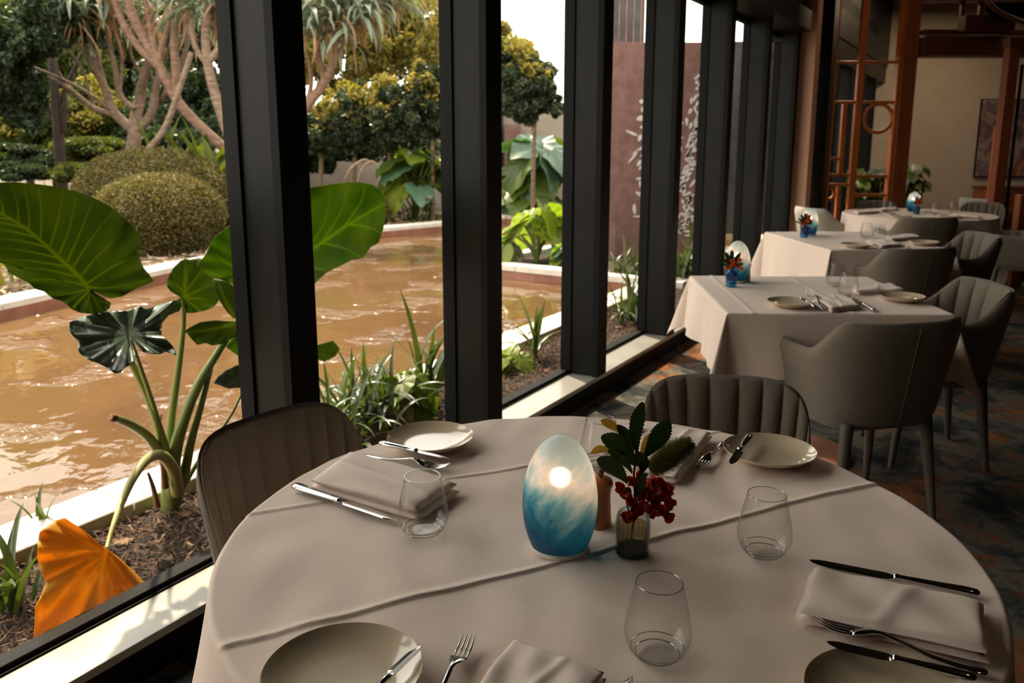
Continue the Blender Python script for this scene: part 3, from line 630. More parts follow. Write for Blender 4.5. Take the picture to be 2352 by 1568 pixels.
def make_napkin(corners, label, group, seed, z=TZ, thick=.016, nl=2):
    """folded cloth: corners clockwise from the folded left edge"""
    c = [np.array([*p[:2], 0]) for p in corners]; ce = sum(c)/4; t = empty('napkin', (ce[0], ce[1], z), label=label, cat='napkin', group=group)
    g = np.random.default_rng(seed); nu, nv = 44, 22; zb = 0
    for k in range(nl):
        th = thick*(.38 if k == 0 else .62); V = []; sh = .0035*k; ph = g.uniform(0, 6.28, 4)
        for lay_ in (0, 1):
            for i in range(nu):
                for j in range(nv):
                    a, b = i/(nu-1), j/(nv-1); aa = a; bb = b
                    p = (c[0]*(1-aa)+c[1]*aa)*(1-bb)+(c[3]*(1-aa)+c[2]*aa)*bb-ce
                    e = (1-abs(2*a-1)**10)*(1-abs(2*b-1)**8); e = max(e, 0)**.45
                    mid = th*.5; wv = .0022*sin(7*a+ph[0]+3*b)*sin(4*b+ph[1])+.0016*sin(13*a-6*b+ph[2])+.0028*math.exp(-((a-.62+.2*b)/.05)**2)-.0025*math.exp(-((a-.2)/.12)**2)*(1-b) if k else 0
                    zz = mid+(th*.48*e+wv*e if lay_ else -th*.48*e); q = p*(1-.03*k)+np.array([sh*.3, sh*.4, 0])*(1 if seed % 2 else -1)
                    q = q+np.array([.0012*sin(9*b+ph[3]), .001*sin(11*a+ph[0]), 0])
                    V.append((q[0], q[1], zb+max(zz, 0 if k == 0 else -.001)))
        m_ = nu*nv; Fq = []
        for i in range(nu-1):
            for j in range(nv-1):
                a, b, cc, d = i*nv+j, (i+1)*nv+j, (i+1)*nv+j+1, i*nv+j+1; Fq.append((d, cc, b, a)); Fq.append((m_+a, m_+b, m_+cc, m_+d))
        for i in range(nu-1): Fq.append((i*nv, (i+1)*nv, m_+(i+1)*nv, m_+i*nv)); Fq.append((m_+i*nv+nv-1, m_+(i+1)*nv+nv-1, (i+1)*nv+nv-1, i*nv+nv-1))
        for j in range(nv-1): Fq.append((m_+j, m_+j+1, j+1, j)); q0 = (nu-1)*nv; Fq.append((q0+j, q0+j+1, m_+q0+j+1, m_+q0+j))
        o = mk(('lower_fold', 'upper_fold', 'top_fold')[k], V, Fq, M['napkin'], t, smooth=True); zb += th*.90
    import bmesh
    for o in t.children:
        bm = bmesh.new(); bm.from_mesh(o.data); bmesh.ops.recalc_face_normals(bm, faces=bm.faces); bm.to_mesh(o.data); bm.free()
    return t
def A(*p): return at(*p, TZ)
def AN(*p): return at(*p, TZ+.014)
PG, GG, NG = 'cream side plates on the nearest round table', 'stemless glasses on the nearest round table', 'folded napkins on the nearest round table'
pl = on(make_plate('cream side plate at the window side, bright sky mirrored in it', PG), 989, 1022)
p2_ = on(make_plate('cream side plate beside the flowers, butter knife across its left rim', PG), 1766, 1053)
p3_ = on(make_plate('large cream plate cut by the lower edge, left of a fork', PG, .098), 789, 1572)
p4_ = on(make_plate('cream plate in the lower right corner under a butter knife', PG, .098), 2046, 1640)
gl0 = make_glass('stemless glass in front of the napkin by the window', GG); on(gl0, 973, 1224)
for (u, v, lab) in ((1753, 1272, 'stemless glass in front of the plate beside the flowers'), (1509, 1505, 'stemless glass nearest the camera'), (1378, 1074, 'stemless glass behind the glowing lamp and the flowers')):
    c = copy_tree(gl0); on(c, u, v); c['label'] = lab
make_napkin([AN(706, 1112), AN(800, 1042), AN(1056, 1120), AN(962, 1186)], 'folded white napkin on the window side, a knife before it', NG, 1, thick=.031)
make_napkin([AN(1515, 972), AN(1636, 992), AN(1556, 1100), AN(1440, 1078)], 'folded white napkin behind the flowers', NG, 2, thick=.022)
make_napkin([AN(1862, 1302), AN(2262, 1386), AN(2274, 1508), AN(1826, 1412)], 'folded white napkin between knife and fork on the right', NG, 3, thick=.024)
make_napkin([AN(1180, 1462), AN(1392, 1542), AN(1290, 1720), AN(1060, 1615)], 'folded white napkin at the lower edge beside a fork', NG, 4, thick=.022)
lay(make_knife('table_knife', 'table knife in front of the napkin on the window side', 'knife'), (674, 1122), (910, 1204), L=.205)
lay(make_fork('fork behind the napkin on the window side'), (832, 1050), (1030, 1085), L=.195)
lay(make_knife('butter_knife', 'butter knife resting across the bright plate by the window', 'knife', .165, .075, .009), (872, 1022), (1033, 1060), z=TZ+.021, z1=TZ+.019, L=.165)
lay(make_knife('butter_knife', 'butter knife on the left rim of the plate beside the flowers', 'knife', .165, .075, .009), (1722, 1004), (1677, 1072), z=TZ+.022, z1=TZ+.020, L=.165)
lay(make_fork('fork with its tines turned down, left of the plate beside the flowers'), (1664, 1018), (1603, 1084), L=.195)
lay(make_knife('table_knife', 'table knife behind the flowers, left of the far napkin', 'knife'), (1470, 980), (1376, 1046), L=.205)
lay(make_knife('table_knife', 'dark-looking table knife along the back of the right-hand napkin', 'knife'), (2250, 1372), (1858, 1296), L=.205)
lay(make_fork('fork in front of the right-hand napkin, above the corner plate'), (2268, 1552), (1868, 1436), L=.195)
lay(make_knife('butter_knife', 'butter knife across the plate in the lower right corner', 'knife', .165, .075, .009), (2242, 1566), (1898, 1484), z=TZ+.021, z1=TZ+.023, L=.165)
lay(make_knife('butter_knife', 'butter knife on the right rim of the large plate at the lower edge', 'knife', .165, .075, .009), (798, 1652), (966, 1492), z=TZ+.022, z1=TZ+.024, L=.165)
lay(make_fork('fork at the lower edge, left of the nearest napkin'), (966, 1690), (1078, 1478), L=.195)
lay(make_knife('table_knife', 'knife whose rounded tip just enters at the lower edge', 'knife'), (1330, 1800), (1452, 1560), L=.205)
# egg lamp
def make_lamp(label, group, power=.16):
    t = empty('egg_lamp', label=label, cat='lamp', group=group); prof = []
    for i in range(40):
        f = i/39; a = f*pi*.76-.26*pi+.0; 
        z = .078+(.116*sin(a) if a > 0 else .108*sin(a)); r_ = .0615*cos(a); 
        if z >= .009: prof.append((max(r_, 0), z))
    prof = [(prof[0][0]-.002, .0085)]+prof; prof[-1] = (0, prof[-1][1])
    MB().lathe(prof, 72).build('glass_egg', M['lamp'], t, smooth=True)
    MB().lathe([(0, 0), (.046, 0), (.048, .002), (.048, .0085), (.044, .009), (0, .009)], 56).build('base_ring', M['napkinw'], t, smooth=True)
    MB().lathe([(0, .113), (.005, .114), (.0085, .118), (.0095, .123), (.0085, .128), (.005, .132), (0, .133)], 20).build('bulb', M['bulb'], t, smooth=True)
    MB().tube([(0, 0, .009), (0, 0, .114)], .0035, 8).build('stem', M['napkinw'], t)
    return t
M['napkinw'] = mat('white_lamp_base', (.72, .68, .62), .5)
LG = 'glowing egg lamps'
lamp = make_lamp('glowing blue egg lamp on the nearest round table', LG); on(lamp, 1285, 1256)
# pepper mill
pm = empty('pepper_mill', label='turned wooden pepper mill half hidden behind the egg lamp', cat='pepper mill'); on(pm, 1376, 1206)
MB().lathe([(0, 0), (.0205, 0), (.0212, .002), (.0205, .02), (.0190, .045), (.0185, .058), (0, .058)], 40).build('body', M['millwood'], pm, smooth=True)
MB().lathe([(0, .0588), (.0185, .0588), (.0190, .062), (.0200, .069), (.0225, .076), (.0228, .080), (.0205, .0855), (.014, .089), (0, .0905)], 40).build('head', M['millwood'], pm, smooth=True)
MB().lathe([(0, .0895), (.006, .090), (.0045, .093), (.0065, .097), (.0065, .100), (.003, .103), (0, .1035)], 24).build('knob', M['darkwood'], pm, smooth=True)
# vase with banksia and red blossoms
def make_vase(label, group, near=True):
    t = empty('bud_vase', label=label, cat='vase', group=group)
    gm = M['bluebottle'] if near else M['blueglass']
    out = [(0, 0), (.025, 0), (.0275, .003), (.0280, .008), (.0268, .012), (.0265, .05), (.0262, .062), (.0235, .071), (.016, .077), (.0115, .080), (.0110, .090), (.0128, .0945), (.0135, .0965)]
    inn = [(.0118, .0965), (.0095, .090), (.0098, .081), (.0145, .0755), (.0215, .0695), (.0238, .060), (.0240, .014), (.020, .010), (0, .009)]
    md = lambda a, z: 1+.060*(1 if .012 < z < .072 else 0)*cos(22*a)
    MB().lathe(out+inn, 132, mod=md).build('bottle', gm, t, smooth=True)
    if near:
        MB().lathe([(0, .0018), (.0245, .0018), (.0262, .006), (.0235, .0135), (0, .0135)], 48).build('thick_base', M['bottlebase'], t, smooth=True)
        MB().lathe([(0, .0145), (.0232, .0145), (.0234, .052), (0, .052)], 48).build('water', M['amberwater'], t, smooth=True)
    return t
def leaf_strip(base, tip, width, name, m, parent, bend=(0, 0, 0), saw=0., n=16, nrm=None, fold=.15, tw=0.):
    b, t_ = np.array(base, float), np.array(tip, float); d = t_-b; L = np.linalg.norm(d); dn = d/L
    view = np.array(nrm if nrm is not None else (0, -1, .25)); sd = np.cross(dn, view); sd /= np.linalg.norm(sd); up = np.cross(sd, dn)
    V = []; bd = np.array(bend, float)
    for i in range(n+1):
        f = i/n; c = b+d*f+bd*sin(pi*f); wv = width*.5*(sin(pi*min((f**1.45 if saw else f)*.93+.04, 1))**.75)*(1 if f < 1 else .05)
        if saw: wv *= (1+saw*(1 if i % 2 else -1))
        c2, s2 = cos(tw*f), sin(tw*f); s_ = sd*c2+up*s2
        V += [c-s_*wv+up*wv*fold, c, c+s_*wv+up*wv*fold]
    Fq = []
    for i in range(n): a = i*3; Fq += [(a, a+1, a+4, a+3), (a+1, a+2, a+5, a+4)]
    return mk(name, V, Fq, m, parent, smooth=not saw)
def petal(mb, c, nrm, r, g):
    nrm = np.array(nrm)/np.linalg.norm(nrm); a = np.cross(nrm, (0, .3, 1)); a /= np.linalg.norm(a)+1e-9; b = np.cross(nrm, a); V = [np.array(c)-nrm*r*.35]; k = 9
    for j in range(k):
        th = 2*pi*j/k; rr = r*(1+.12*cos(2*th+g)); V.append(np.array(c)+a*rr*cos(th)+b*rr*.85*sin(th)+nrm*r*.28*cos(2*th))
    mb.add(V, [(0, 1+j, 1+(j+1) % k) for j in range(k)])
vase = make_vase('ribbed blue-grey glass bottle vase with sprigs beside the egg lamp', 'bottle vases'); on(vase, 1452, 1270)
VY = vase.location[1]; VB = np.array(vase.location)
def vp(u, v, dy=0.): return atY(u, v, VY+dy)
fl = empty('flower_sprig', tuple(vp(1452, 1180)), label='sprig of red blossoms, dark serrated leaves and a green banksia spike', cat='flowers')
def wl(b, t_, w_, dy0=0, dy1=0, m='petdark', bend=(0, 0, 0), name='leaf'):
    p, q = vp(*b, dy0), vp(*t_, dy1); o = leaf_strip(p-np.array(fl.location), q-np.array(fl.location), w_*.68/1000*1.0, name, M[m], fl, bend, .10, 30); return o
wl((1463, 1042), (1476, 922), 34, 0, .01, bend=(-.006, 0, 0)); wl((1480, 1050), (1538, 966), 46, 0, .015); wl((1456, 1052), (1381, 1000), 40, 0, -.02, bend=(0, 0, .006))
wl((1442, 1108), (1372, 1052), 42, 0, -.02, bend=(.002, 0, .006)); wl((1452, 1086), (1395, 1030), 26, 0, -.01, bend=(.004, 0, .004)); wl((1455, 1046), (1418, 975), 26, 0, .02, bend=(.004, 0, .003))
wl((1428, 995), (1380, 964), 22, .02, .02, 'petgold', (0, 0, .003)); wl((1400, 1032), (1357, 1040), 18, -.01, -.02, 'petgold', (0, 0, .004)); wl((1470, 1046), (1500, 996), 28, 0, .03, 'petgold'); wl((1462, 1070), (1444, 1042), 26, -.01, -.02); wl((1475, 1076), (1462, 1036), 30, .01, -.02); wl((1470, 1090), (1486, 1050), 22, .0, .0)
wl((1464, 1140), (1478, 1085), 24, -.015, -.02); wl((1450, 1135), (1440, 1118), 12, -.01, -.01)
ST = smooth_path([VB+np.array([-.002, 0, .016])]+[vp(1450, 1240)]+[vp(1458, 1160), vp(1456, 1090), vp(1461, 1050)]); MB().tube(ST, .0017, 7).build('stem', M['darkbark'], fl, world=True)
MB().tube(smooth_path([vp(1458, 1190), vp(1476, 1150), vp(1490, 1110)]), .0014, 6).build('stem', M['husk'], fl, world=True); MB().tube(smooth_path([vp(1455, 1200), vp(1440, 1160), vp(1436, 1125)]), .0012, 6).build('stem', M['husk'], fl, world=True)
MB().tube(smooth_path([vp(1458, 1140), vp(1470, 1110), vp(1486, 1088)]), .0024, 7).build('stem', M['darkbark'], fl, world=True)
g = np.random.default_rng(3)
for (u, v, dy) in [(1424, 1120, -.01), (1436, 1128, -.005), (1452, 1103, -.01), (1459, 1116, 0), (1470, 1094, .0), (1446, 1148, -.012), (1458, 1160, -.012), (1444, 1190, -.02), (1452, 1184, -.018), (1508, 1128, 0), (1522, 1122, .005), (1534, 1120, .01), (1538, 1134, .01), (1514, 1142, 0), (1528, 1150, .0), (1540, 1152, .01), (1502, 1152, -.01), (1488, 1140, -.01), (1480, 1162, -.014), (1494, 1168, -.014), (1510, 1166, -.01), (1524, 1178, -.01), (1530, 1170, 0), (1478, 1120, .01), (1492, 1112, .015), (1504, 1104, .015), (1484, 1130, .0), (1516, 1110, .01), (1472, 1138, .005), (1533, 1186, -.01), (1500, 1178, -.012), (1466, 1170, -.012)]:
    mb = MB(); c = vp(u, v, dy)
    for q in range(3): n_v = np.array([g.normal(0, .8), -1+g.normal(0, .5), g.normal(.2, .7)]); petal(mb, c+g.normal(0, .0022, 3), n_v, .0082+.002*g.random(), g.random()*6)
    mb.build('blossom', M['red'], fl, smooth=True, world=True)
# banksia spike
a_, b_ = vp(1492, 1078, .005), vp(1578, 1022, .02); ax = (b_-a_)/np.linalg.norm(b_-a_); L = np.linalg.norm(b_-a_); e1 = np.cross(ax, (0, 1, 0)); e1 /= np.linalg.norm(e1); e2 = np.cross(ax, e1)
MB().tube([a_+ax*L*f for f in np.linspace(0, .95, 8)], [.005, .012, .015, .0165, .0165, .015, .012, .005], 12).build('spike_core', M['bristle'], fl, smooth=True, world=True)
V = []; Fq = []
for k in range(5200):
    f = g.random(); th = g.random()*2*pi; rad = .0255*(sin(pi*(f*.80+.14))**.55); p = a_+ax*L*f; rd = e1*cos(th)+e2*sin(th)
    q = p+rd*rad*(.82+.25*g.random())+ax*(.006*f+.003)*(1.5-f*.2); s_ = np.cross(rd, ax)*.00055; n = len(V); V += [p+rd*rad*.35-s_, p+rd*rad*.35+s_, q+s_*.4, q-s_*.4]; Fq.append((n, n+1, n+2, n+3))
o = mk('bristles', V, Fq, M['bristle'], fl, world=True); o['kind'] = 'stuff'
# ---- settings on the further tables
lamp2 = copy_tree(lamp); on(lamp2, 1691, 646); lamp2['label'] = 'egg lamp on the nearer square table by the window'
lamp3 = copy_tree(lamp); on(lamp3, 1857, 540); lamp3['label'] = 'egg lamp on the second square table by the window'
lamp4 = copy_tree(lamp); on(lamp4, 2097, 488); lamp4['label'] = 'egg lamp on the far round table'
v2 = make_vase('bright blue bud vase on the nearer square table', 'bottle vases', False); on(v2, 1679, 657, rz=.3, s=.92)
v3 = copy_tree(v2); on(v3, 1847, 545); v3['label'] = 'bright blue bud vase on the second square table'
v4 = copy_tree(v2); on(v4, 2105, 492); v4['label'] = 'small blue bud vase before the lamp on the far round table'
def small_sprig(v, label, seed, leaves=True):
    g = np.random.default_rng(seed); p0 = np.array(v.location); t = empty('flower_sprig', tuple(p0+np.array([0, 0, .085])), label=label, cat='flowers')
    for k in range(16):
        mb = MB(); c = np.array([g.normal(.008, .016), g.normal(-.01, .010), .022+g.normal(0, .016)])
        for q in range(3): petal(mb, c+g.normal(0, .003, 3), (g.normal(0, .8), -1, g.normal(0, .8)), .009, g.random()*6)
        mb.build('blossom', M['redfar'], t, smooth=True)
    for k, (dx, dz, w_) in enumerate([(-.055, .05, .016), (-.035, .075, .02), (-.005, .085, .02), (.035, .072, .024), (-.07, .025, .012), (.055, .02, .02)]):
        leaf_strip((dx*.1, 0, 0), (dx, -.01+.004*k, dz), w_, 'leaf', M['petdark'], t, (0, 0, .005), .08, 14)
    MB().tube([(0, 0, -.06), (.002, 0, .03)], .0015, 6).build('stem', M['darkbark'], t); return t
small_sprig(v2, 'orange-red sprig in the vase on the nearer square table', 5); small_sprig(v3, 'orange-red sprig in the vase on the second square table', 6); small_sprig(v4, 'orange-red sprig in the vase on the far round table', 8)
pm2 = copy_tree(pm); on(pm2, 1713, 645); pm2['label'] = 'pepper mill behind the lamp on the nearer square table'
def setting(tab, plates, naps, glasses, knives, forks):
    for i, (u, v, lab) in enumerate(plates): c = pl.copy(); link(c); on(c, u, v); c['label'] = lab; c['group'] = 'side plates on the '+tab
    for (pts, lab, sd) in naps: make_napkin([A(*p) for p in pts], lab, 'folded napkins on the '+tab, sd, nl=2, thick=.022)
    for (u, v, lab) in glasses: c = copy_tree(gl0); on(c, u, v); c['label'] = lab; c['group'] = 'stemless glasses on the '+tab
    for (p0, p1, lab) in knives: lay(make_knife('table_knife', lab, 'knife'), p0, p1, L=.205)
    for (p0, p1, lab) in forks: lay(make_fork(lab), p0, p1, L=.195)
setting('nearer square table', [(1817, 703, 'side plate by the near edge of the nearer square table'), (2068, 690, 'side plate on the right of the nearer square table')],
        [([(1866, 690), (1938, 682), (1976, 711), (1908, 719)], 'puffy folded napkin by the near edge of the nearer square table', 1), ([(1958, 664), (2048, 658), (2078, 672), (1966, 678)], 'folded napkin behind the plate on the right of the nearer square table', 2)],
        [(1919, 656, 'stemless glass at the back of the nearer square table'), (1946, 680, 'stemless glass between the napkins of the nearer square table')],
        [((2008, 716), (1958, 688), 'table knife right of the puffy napkin on the nearer square table')], [((1896, 714), (1858, 680), 'fork left of the puffy napkin on the nearer square table')])
lay(make_knife('butter_knife', 'butter knife on the rim of the near-edge plate of the nearer square table', 'knife', .165, .075, .009), (1872, 708), (1838, 686), z=TZ+.022, L=.165)
setting('second square table', [(1967, 568, 'side plate by the near edge of the second square table'), (2120, 562, 'side plate on the right of the second square table')],
        [([(1988, 557), (2040, 553), (2072, 567), (2024, 571)], 'folded napkin by the near edge of the second square table', 3), ([(2030, 548), (2098, 541), (2116, 549), (2046, 555)], 'folded napkin toward the back of the second square table', 4)],
        [(1990, 546, 'left one of two stemless glasses on the second square table'), (2018, 552, 'right one of two stemless glasses on the second square table')],
        [((2085, 571), (2060, 560), 'table knife by the near edge of the second square table')], [((2020, 572), (2000, 562), 'fork by the near edge of the second square table')])
setting('far round table', [(2070, 500, 'side plate at the near edge of the far round table'), (2175, 501, 'side plate at the right of the far round table'), (1990, 489, 'side plate at the left of the far round table')],
        [([(1960, 488), (2012, 484), (2020, 489), (1968, 493)], 'folded napkin at the left of the far round table', 1), ([(2188, 493), (2240, 496), (2252, 503), (2196, 500)], 'folded napkin at the right of the far round table', 2), ([(2020, 481), (2060, 479), (2064, 484), (2024, 486)], 'folded napkin at the back of the far round table', 3)],
        [(2033, 488, 'stemless glass left of centre on the far round table, the taller-looking one'), (2048, 491, 'stemless glass just left of the far lamp'), (2125, 487, 'stemless glass just right of the far lamp'), (2147, 492, 'stemless glass on the right half of the far round table'), (2188, 488, 'stemless glass nearest the right edge of the far round table')], [], [])
# ------------------------------------------------------------------ outside: ground, pool, coping
def poly_prism(name, pts, z0, z1, m, world=True):
    n = len(pts); V = [(p[0], p[1], z) for z in (z0, z1) for p in pts]
    return mk(name, V, [tuple(range(n, 2*n))]+[(i, (i+1) % n, n+(i+1) % n, n+i) for i in range(n)], m)
def relief_patch(name, f, s0, s1, n0, n1, ns, nn, m, amp, seed, z0):
    g = np.random.default_rng(seed); ph = g.uniform(0, 6.28, 12); S, Nn = np.meshgrid(np.linspace(s0, s1, ns), np.linspace(n0, n1, nn), indexing='ij')
    Z = z0+amp*(np.sin(5*S+ph[0])*np.sin(7*Nn+ph[1])*.6+np.sin(17*S+ph[2])*np.sin(21*Nn+ph[3])*.4)+g.normal(0, amp*.35, S.shape)
    V = np.stack([WD[0]*S+WN[0]*Nn, WD[1]*S+WN[1]*Nn, Z], -1).reshape(-1, 3)
    i, j = np.meshgrid(np.arange(ns-1), np.arange(nn-1), indexing='ij'); Fq = np.stack([i*nn+j, (i+1)*nn+j, (i+1)*nn+j+1, i*nn+j+1], -1).reshape(-1, 4)
    return mk(name, V, Fq[:, ::-1], m, smooth=True)
o = MB().add([wp(-6, 2.8, -.05), wp(30, 2.8, -.05), wp(30, 14, -.05), wp(-6, 14, -.05)], [(3, 2, 1, 0)]).build('pool_water', M['water']); tag(o, 'shallow brown pool water glinting in the sun', 'water', kind='structure')
struct('ground', MB().add([(-40, -5, -.30), (40, -5, -.30), (40, 60, -.30), (-40, 60, -.30)], [(0, 1, 2, 3)]), M['grass'], 'earth under the pool and garden')
near = relief_patch('garden_bed', None, -3.5, 14, 2.05, 2.66, 900, 40, M['mulch'], .014, 4, .04); tag(near, 'strip of dark bark mulch between window and pool edge', 'soil', kind='structure')
far_c = [(-7.5, 1.2), (-4.9, 4.6), (-4.2, 6.7), (-3.55, 8.9), (-2.0, 12.75), (-1.0, 13.75), (-.1, 14.9), (3.2, 15.0)]
def offset(pl_, d):
    out = []
    for i, p in enumerate(pl_):
        a = np.array(pl_[max(i-1, 0)]); b = np.array(pl_[min(i+1, len(pl_)-1)]); t = (b-a)/np.linalg.norm(b-a); out.append((p[0]-t[1]*d, p[1]+t[0]*d))
    return out
fo_ = offset(far_c, .30)
V = [(x, y, .035) for x, y in fo_]+[(12, 50, .06), (-40, 50, .06), (-40, 1.2, .06)]
o = mk('far_garden_bed', V, [tuple(range(len(V)))[::-1]], M['litter']); tag(o, 'far garden bed strewn with dry leaves', 'soil', kind='structure')
o = mk('pool_wall', *(lambda m_: (m_.V, m_.F))(MB().add([(x, y, z) for z in (-.3, .045) for x, y in far_c], [(i, i+1, i+9, i+8) for i in range(7)])), M['poolwall']); tag(o, 'red-brown wall of the pool below the far coping', 'wall', kind='structure')
def slabs(name, line, wdt, L, z0, z1, label):
    """coping: stone slabs laid end to end along a line, thin open joints between them"""
    r = empty(name, (line[0][0], line[0][1], 0), label=label, cat='coping', kind='structure')
    for a, b, a2, b2 in zip(line[:-1], line[1:], offset(line, wdt)[:-1], offset(line, wdt)[1:]):
        a, b, a2, b2 = map(np.array, (a, b, a2, b2)); n = max(1, round(np.linalg.norm(b-a)/L))
        for k in range(n):
            f0, f1 = k/n+.004/n, (k+1)/n-.004/n
            q = [a+(b-a)*f0, a+(b-a)*f1, a2+(b2-a2)*f1, a2+(b2-a2)*f0]; dz = random.uniform(-.0015, .0015)
            V = [(p[0], p[1], z+dz) for z in (z0, z1) for p in q]
            bevel(mk('stone_slab', V, [(3, 2, 1, 0), (4, 5, 6, 7), (0, 1, 5, 4), (1, 2, 6, 5), (2, 3, 7, 6), (3, 0, 4, 7)], M['stone'], r, world=True), .004, 1)
    return r
slabs('near_coping', [tuple(wp(s, 2.885)[:2]) for s in (14, -2)], .235, .95, .035, .10, 'pale stone coping along the near side of the pool')
mk('pool_wall', *(lambda m_: (m_.V, m_.F))(MB().wbox(-2.5, 14, 2.66, 2.86, -.3, .036)), M['poolwall'])['kind'] = 'structure'
slabs('far_coping', far_c, .30, .95, .035, .10, 'pale stone coping along the far side of the pool')
isl = [(-.55, 9.2), (.62, 8.38), (1.62, 7.72), (2.9, 9.6), (.9, 11.2)]
slabs('island_coping', isl+[isl[0]], .22, .8, .035, .10, 'pale stone coping round the planted island in the pool')
o = poly_prism('island_bed', offset(isl, .1), -.3, .05, M['mulch']); tag(o, 'soil of the planted island in the pool', 'soil', kind='structure')
o = poly_prism('island_wall', offset(isl, .015), -.3, .036, M['poolwall']); tag(o, 'red-brown wall round the planted island', 'wall', kind='structure')
# garden wall with a brown pier, seen past the trees
gw = struct('garden_wall', MB().box((-4.6, 17.6, 0), (6, 17.9, 2.05)), M['gwall'], 'rendered garden wall beyond the trees')
x = atY(1178, 350, 17)[0]; struct('garden_pier', MB().box((x-.16, 17.2, 0), (x+.16, 17.6, 1.75)), M['rust'], 'brown pier against the garden wall')
# ------------------------------------------------------------------ strap-leaved plants
def strap_proto(t0, droop, w_, mt, n=9, curl=0.):
    V = []; Fq = []; p = np.zeros(3); 
    for i in range(n+1):
        f = i/n; th = t0+droop*f**1.5; wv = w_*.5*(min(1, .55+f*2.2))*(1-f**2.2)**.75+.0005; s_ = np.array([0, wv, 0]); k_ = np.array([-cos(th), 0, sin(th)])*wv*.35
        V += [p-s_+k_, p.copy(), p+s_+k_]; p = p+np.array([sin(th), 0, cos(th)])/n
    for i in range(n): a = i*3; Fq += [(a, a+1, a+4, a+3), (a+1, a+2, a+5, a+4)]
    me = mk('leaf', V, Fq, mt, smooth=True); d = me.data; bpy.data.objects.remove(me); return d
PRO = {}
def protos(key, mt, w_, forms=((.12, .5), (.35, 1.0), (.6, 1.5), (.85, 1.7), (.4, 2.0))):
    if key not in PRO: PRO[key] = [strap_proto(a, b, w_, M[mt]) for a, b in forms]
    return PRO[key]
def strap_plant(name, label, base, n, L, pr, group=None, seed=0, spread=.03, crown=0.):
    g = np.random.default_rng(seed); t = empty(name, tuple(base), label=label, cat='plant', group=group)
    for k in range(n):
        o = bpy.data.objects.new('leaf', pr[g.integers(len(pr))]); link(o); o.parent = t
        o.location = (g.normal(0, spread), g.normal(0, spread), g.uniform(0, crown)); s = L*g.uniform(.6, 1.1)
        o.rotation_euler = (g.normal(0, .12), g.normal(0, .1), 2*pi*(k*.618+g.normal(0, .05))); o.scale = (s, s, s)
    MB().lathe([(0, 0), (.018, 0), (.014, .05+crown), (0, .06+crown)], 8).build('stem', M['petiole'], t)
    return t
gp = protos('grass', 'strap', .075); gb = protos('broad', 'strap', .095, ((.1, .5), (.3, .9), (.5, 1.3), (.2, 1.5)))
strap_plant('strap_leaved_plant', 'small strap-leaved plant at the foot of the leftmost pane, left of the yellow leaf', at(30, 1400, .045), 16, .30, gb, None, 21, .02)
strap_plant('strap_leaved_plant', 'pair of upright strap leaves rising behind the yellow leaf', at(100, 1225, .045), 5, .20, protos('up', 'strap', .12, ((.05, .4), (.15, .6), (.25, .8))), None, 4, .01)
strap_plant('strap_leaved_plant', 'dense dark clump of strap leaves between the first two window fins', at(850, 985, .04), 110, .40, gp, None, 31, .085, .08)
strap_plant('strap_leaved_plant', 'second dark clump of strap leaves against the first thick fin', at(770, 1040, .04), 34, .36, gp, None, 33, .06, .05)
strap_plant('tall_lily_plant', 'tall lily-like plant with one leaf curling over, beside the second fin', at(985, 930, .04), 15, .52, protos('tall', 'strap', .085, ((.08, .35), (.2, .8), (.3, 1.6), (.45, 1.5))), None, 8, .02, .12)
strap_plant('agave_like_plant', 'lone spiky plant with a pale stem behind the third pane', at(1228, 828, .04), 17, .34, protos('spike', 'strap', .085, ((.1, .3), (.35, .6), (.6, .9), (.9, 1.0))), None, 12, .008, .16)
strap_plant('strap_leaved_plant', 'arching grassy clump behind the fourth pane', at(1452, 742, .04), 44, .46, gp, None, 14, .06, .05)
strap_plant('strap_leaved_plant', 'grassy clump behind the fifth pane', at(1588, 650, .04), 40, .62, gp, None, 15, .07, .05)
strap_plant('strap_leaved_plant', 'low leafy clump at the corner of the island', (1.25, 8.5, .05), 30, .5, gp, None, 16, .1)
strap_plant('strap_leaved_plant', 'grassy clump at the right end of the island, before the rusty panel', (1.75, 8.15, .05), 34, .55, gp, None, 17, .1)
# ------------------------------------------------------------------ heart-shaped leaves
HT = ([0, 15, 40, 70, 100, 130, 155, 172, 180], [1, .82, .66, .55, .50, .50, .46, .28, .08])
def heart_proto(mt, cup=.12, wavy=.03, nr=7, na=48, droop=.25):
    V = [(0, 0, 0)]; Fq = []
    for i in range(1, nr+1):
        for j in range(na):
            th = 2*pi*j/na; d = abs((math.degrees(th)+180) % 360-180); r_ = np.interp(d, *HT)*i/nr; x, y = r_*cos(th), r_*sin(th)
            V.append((x, y, cup*abs(y)-droop*max(x, 0)**2+wavy*sin(9*th)*(i/nr)**2-.25*min(x, 0)**2))
    for j in range(na): Fq.append((0, 1+j, 1+(j+1) % na))
    for i in range(nr-1):
        for j in range(na): a, b = 1+i*na+j, 1+i*na+(j+1) % na; Fq.append((a, a+na, b+na, b))
    me = mk('leaf', V, Fq, mt, smooth=True); d = me.data; bpy.data.objects.remove(me); return d
HP = {k: heart_proto(M[k]) for k in ('taro', 'taroyel', 'tarodark')}; HP['lime'] = heart_proto(bigleaf('lime_leaf', (.16, .24, .03), (.30, .34, .05)))  # last one: lime-green leaf colour
HP['teal'] = heart_proto(bigleaf('blue_green_leaf', (.06, .13, .085), (.10, .18, .11), transl=.2))  # blue-green leaf colour
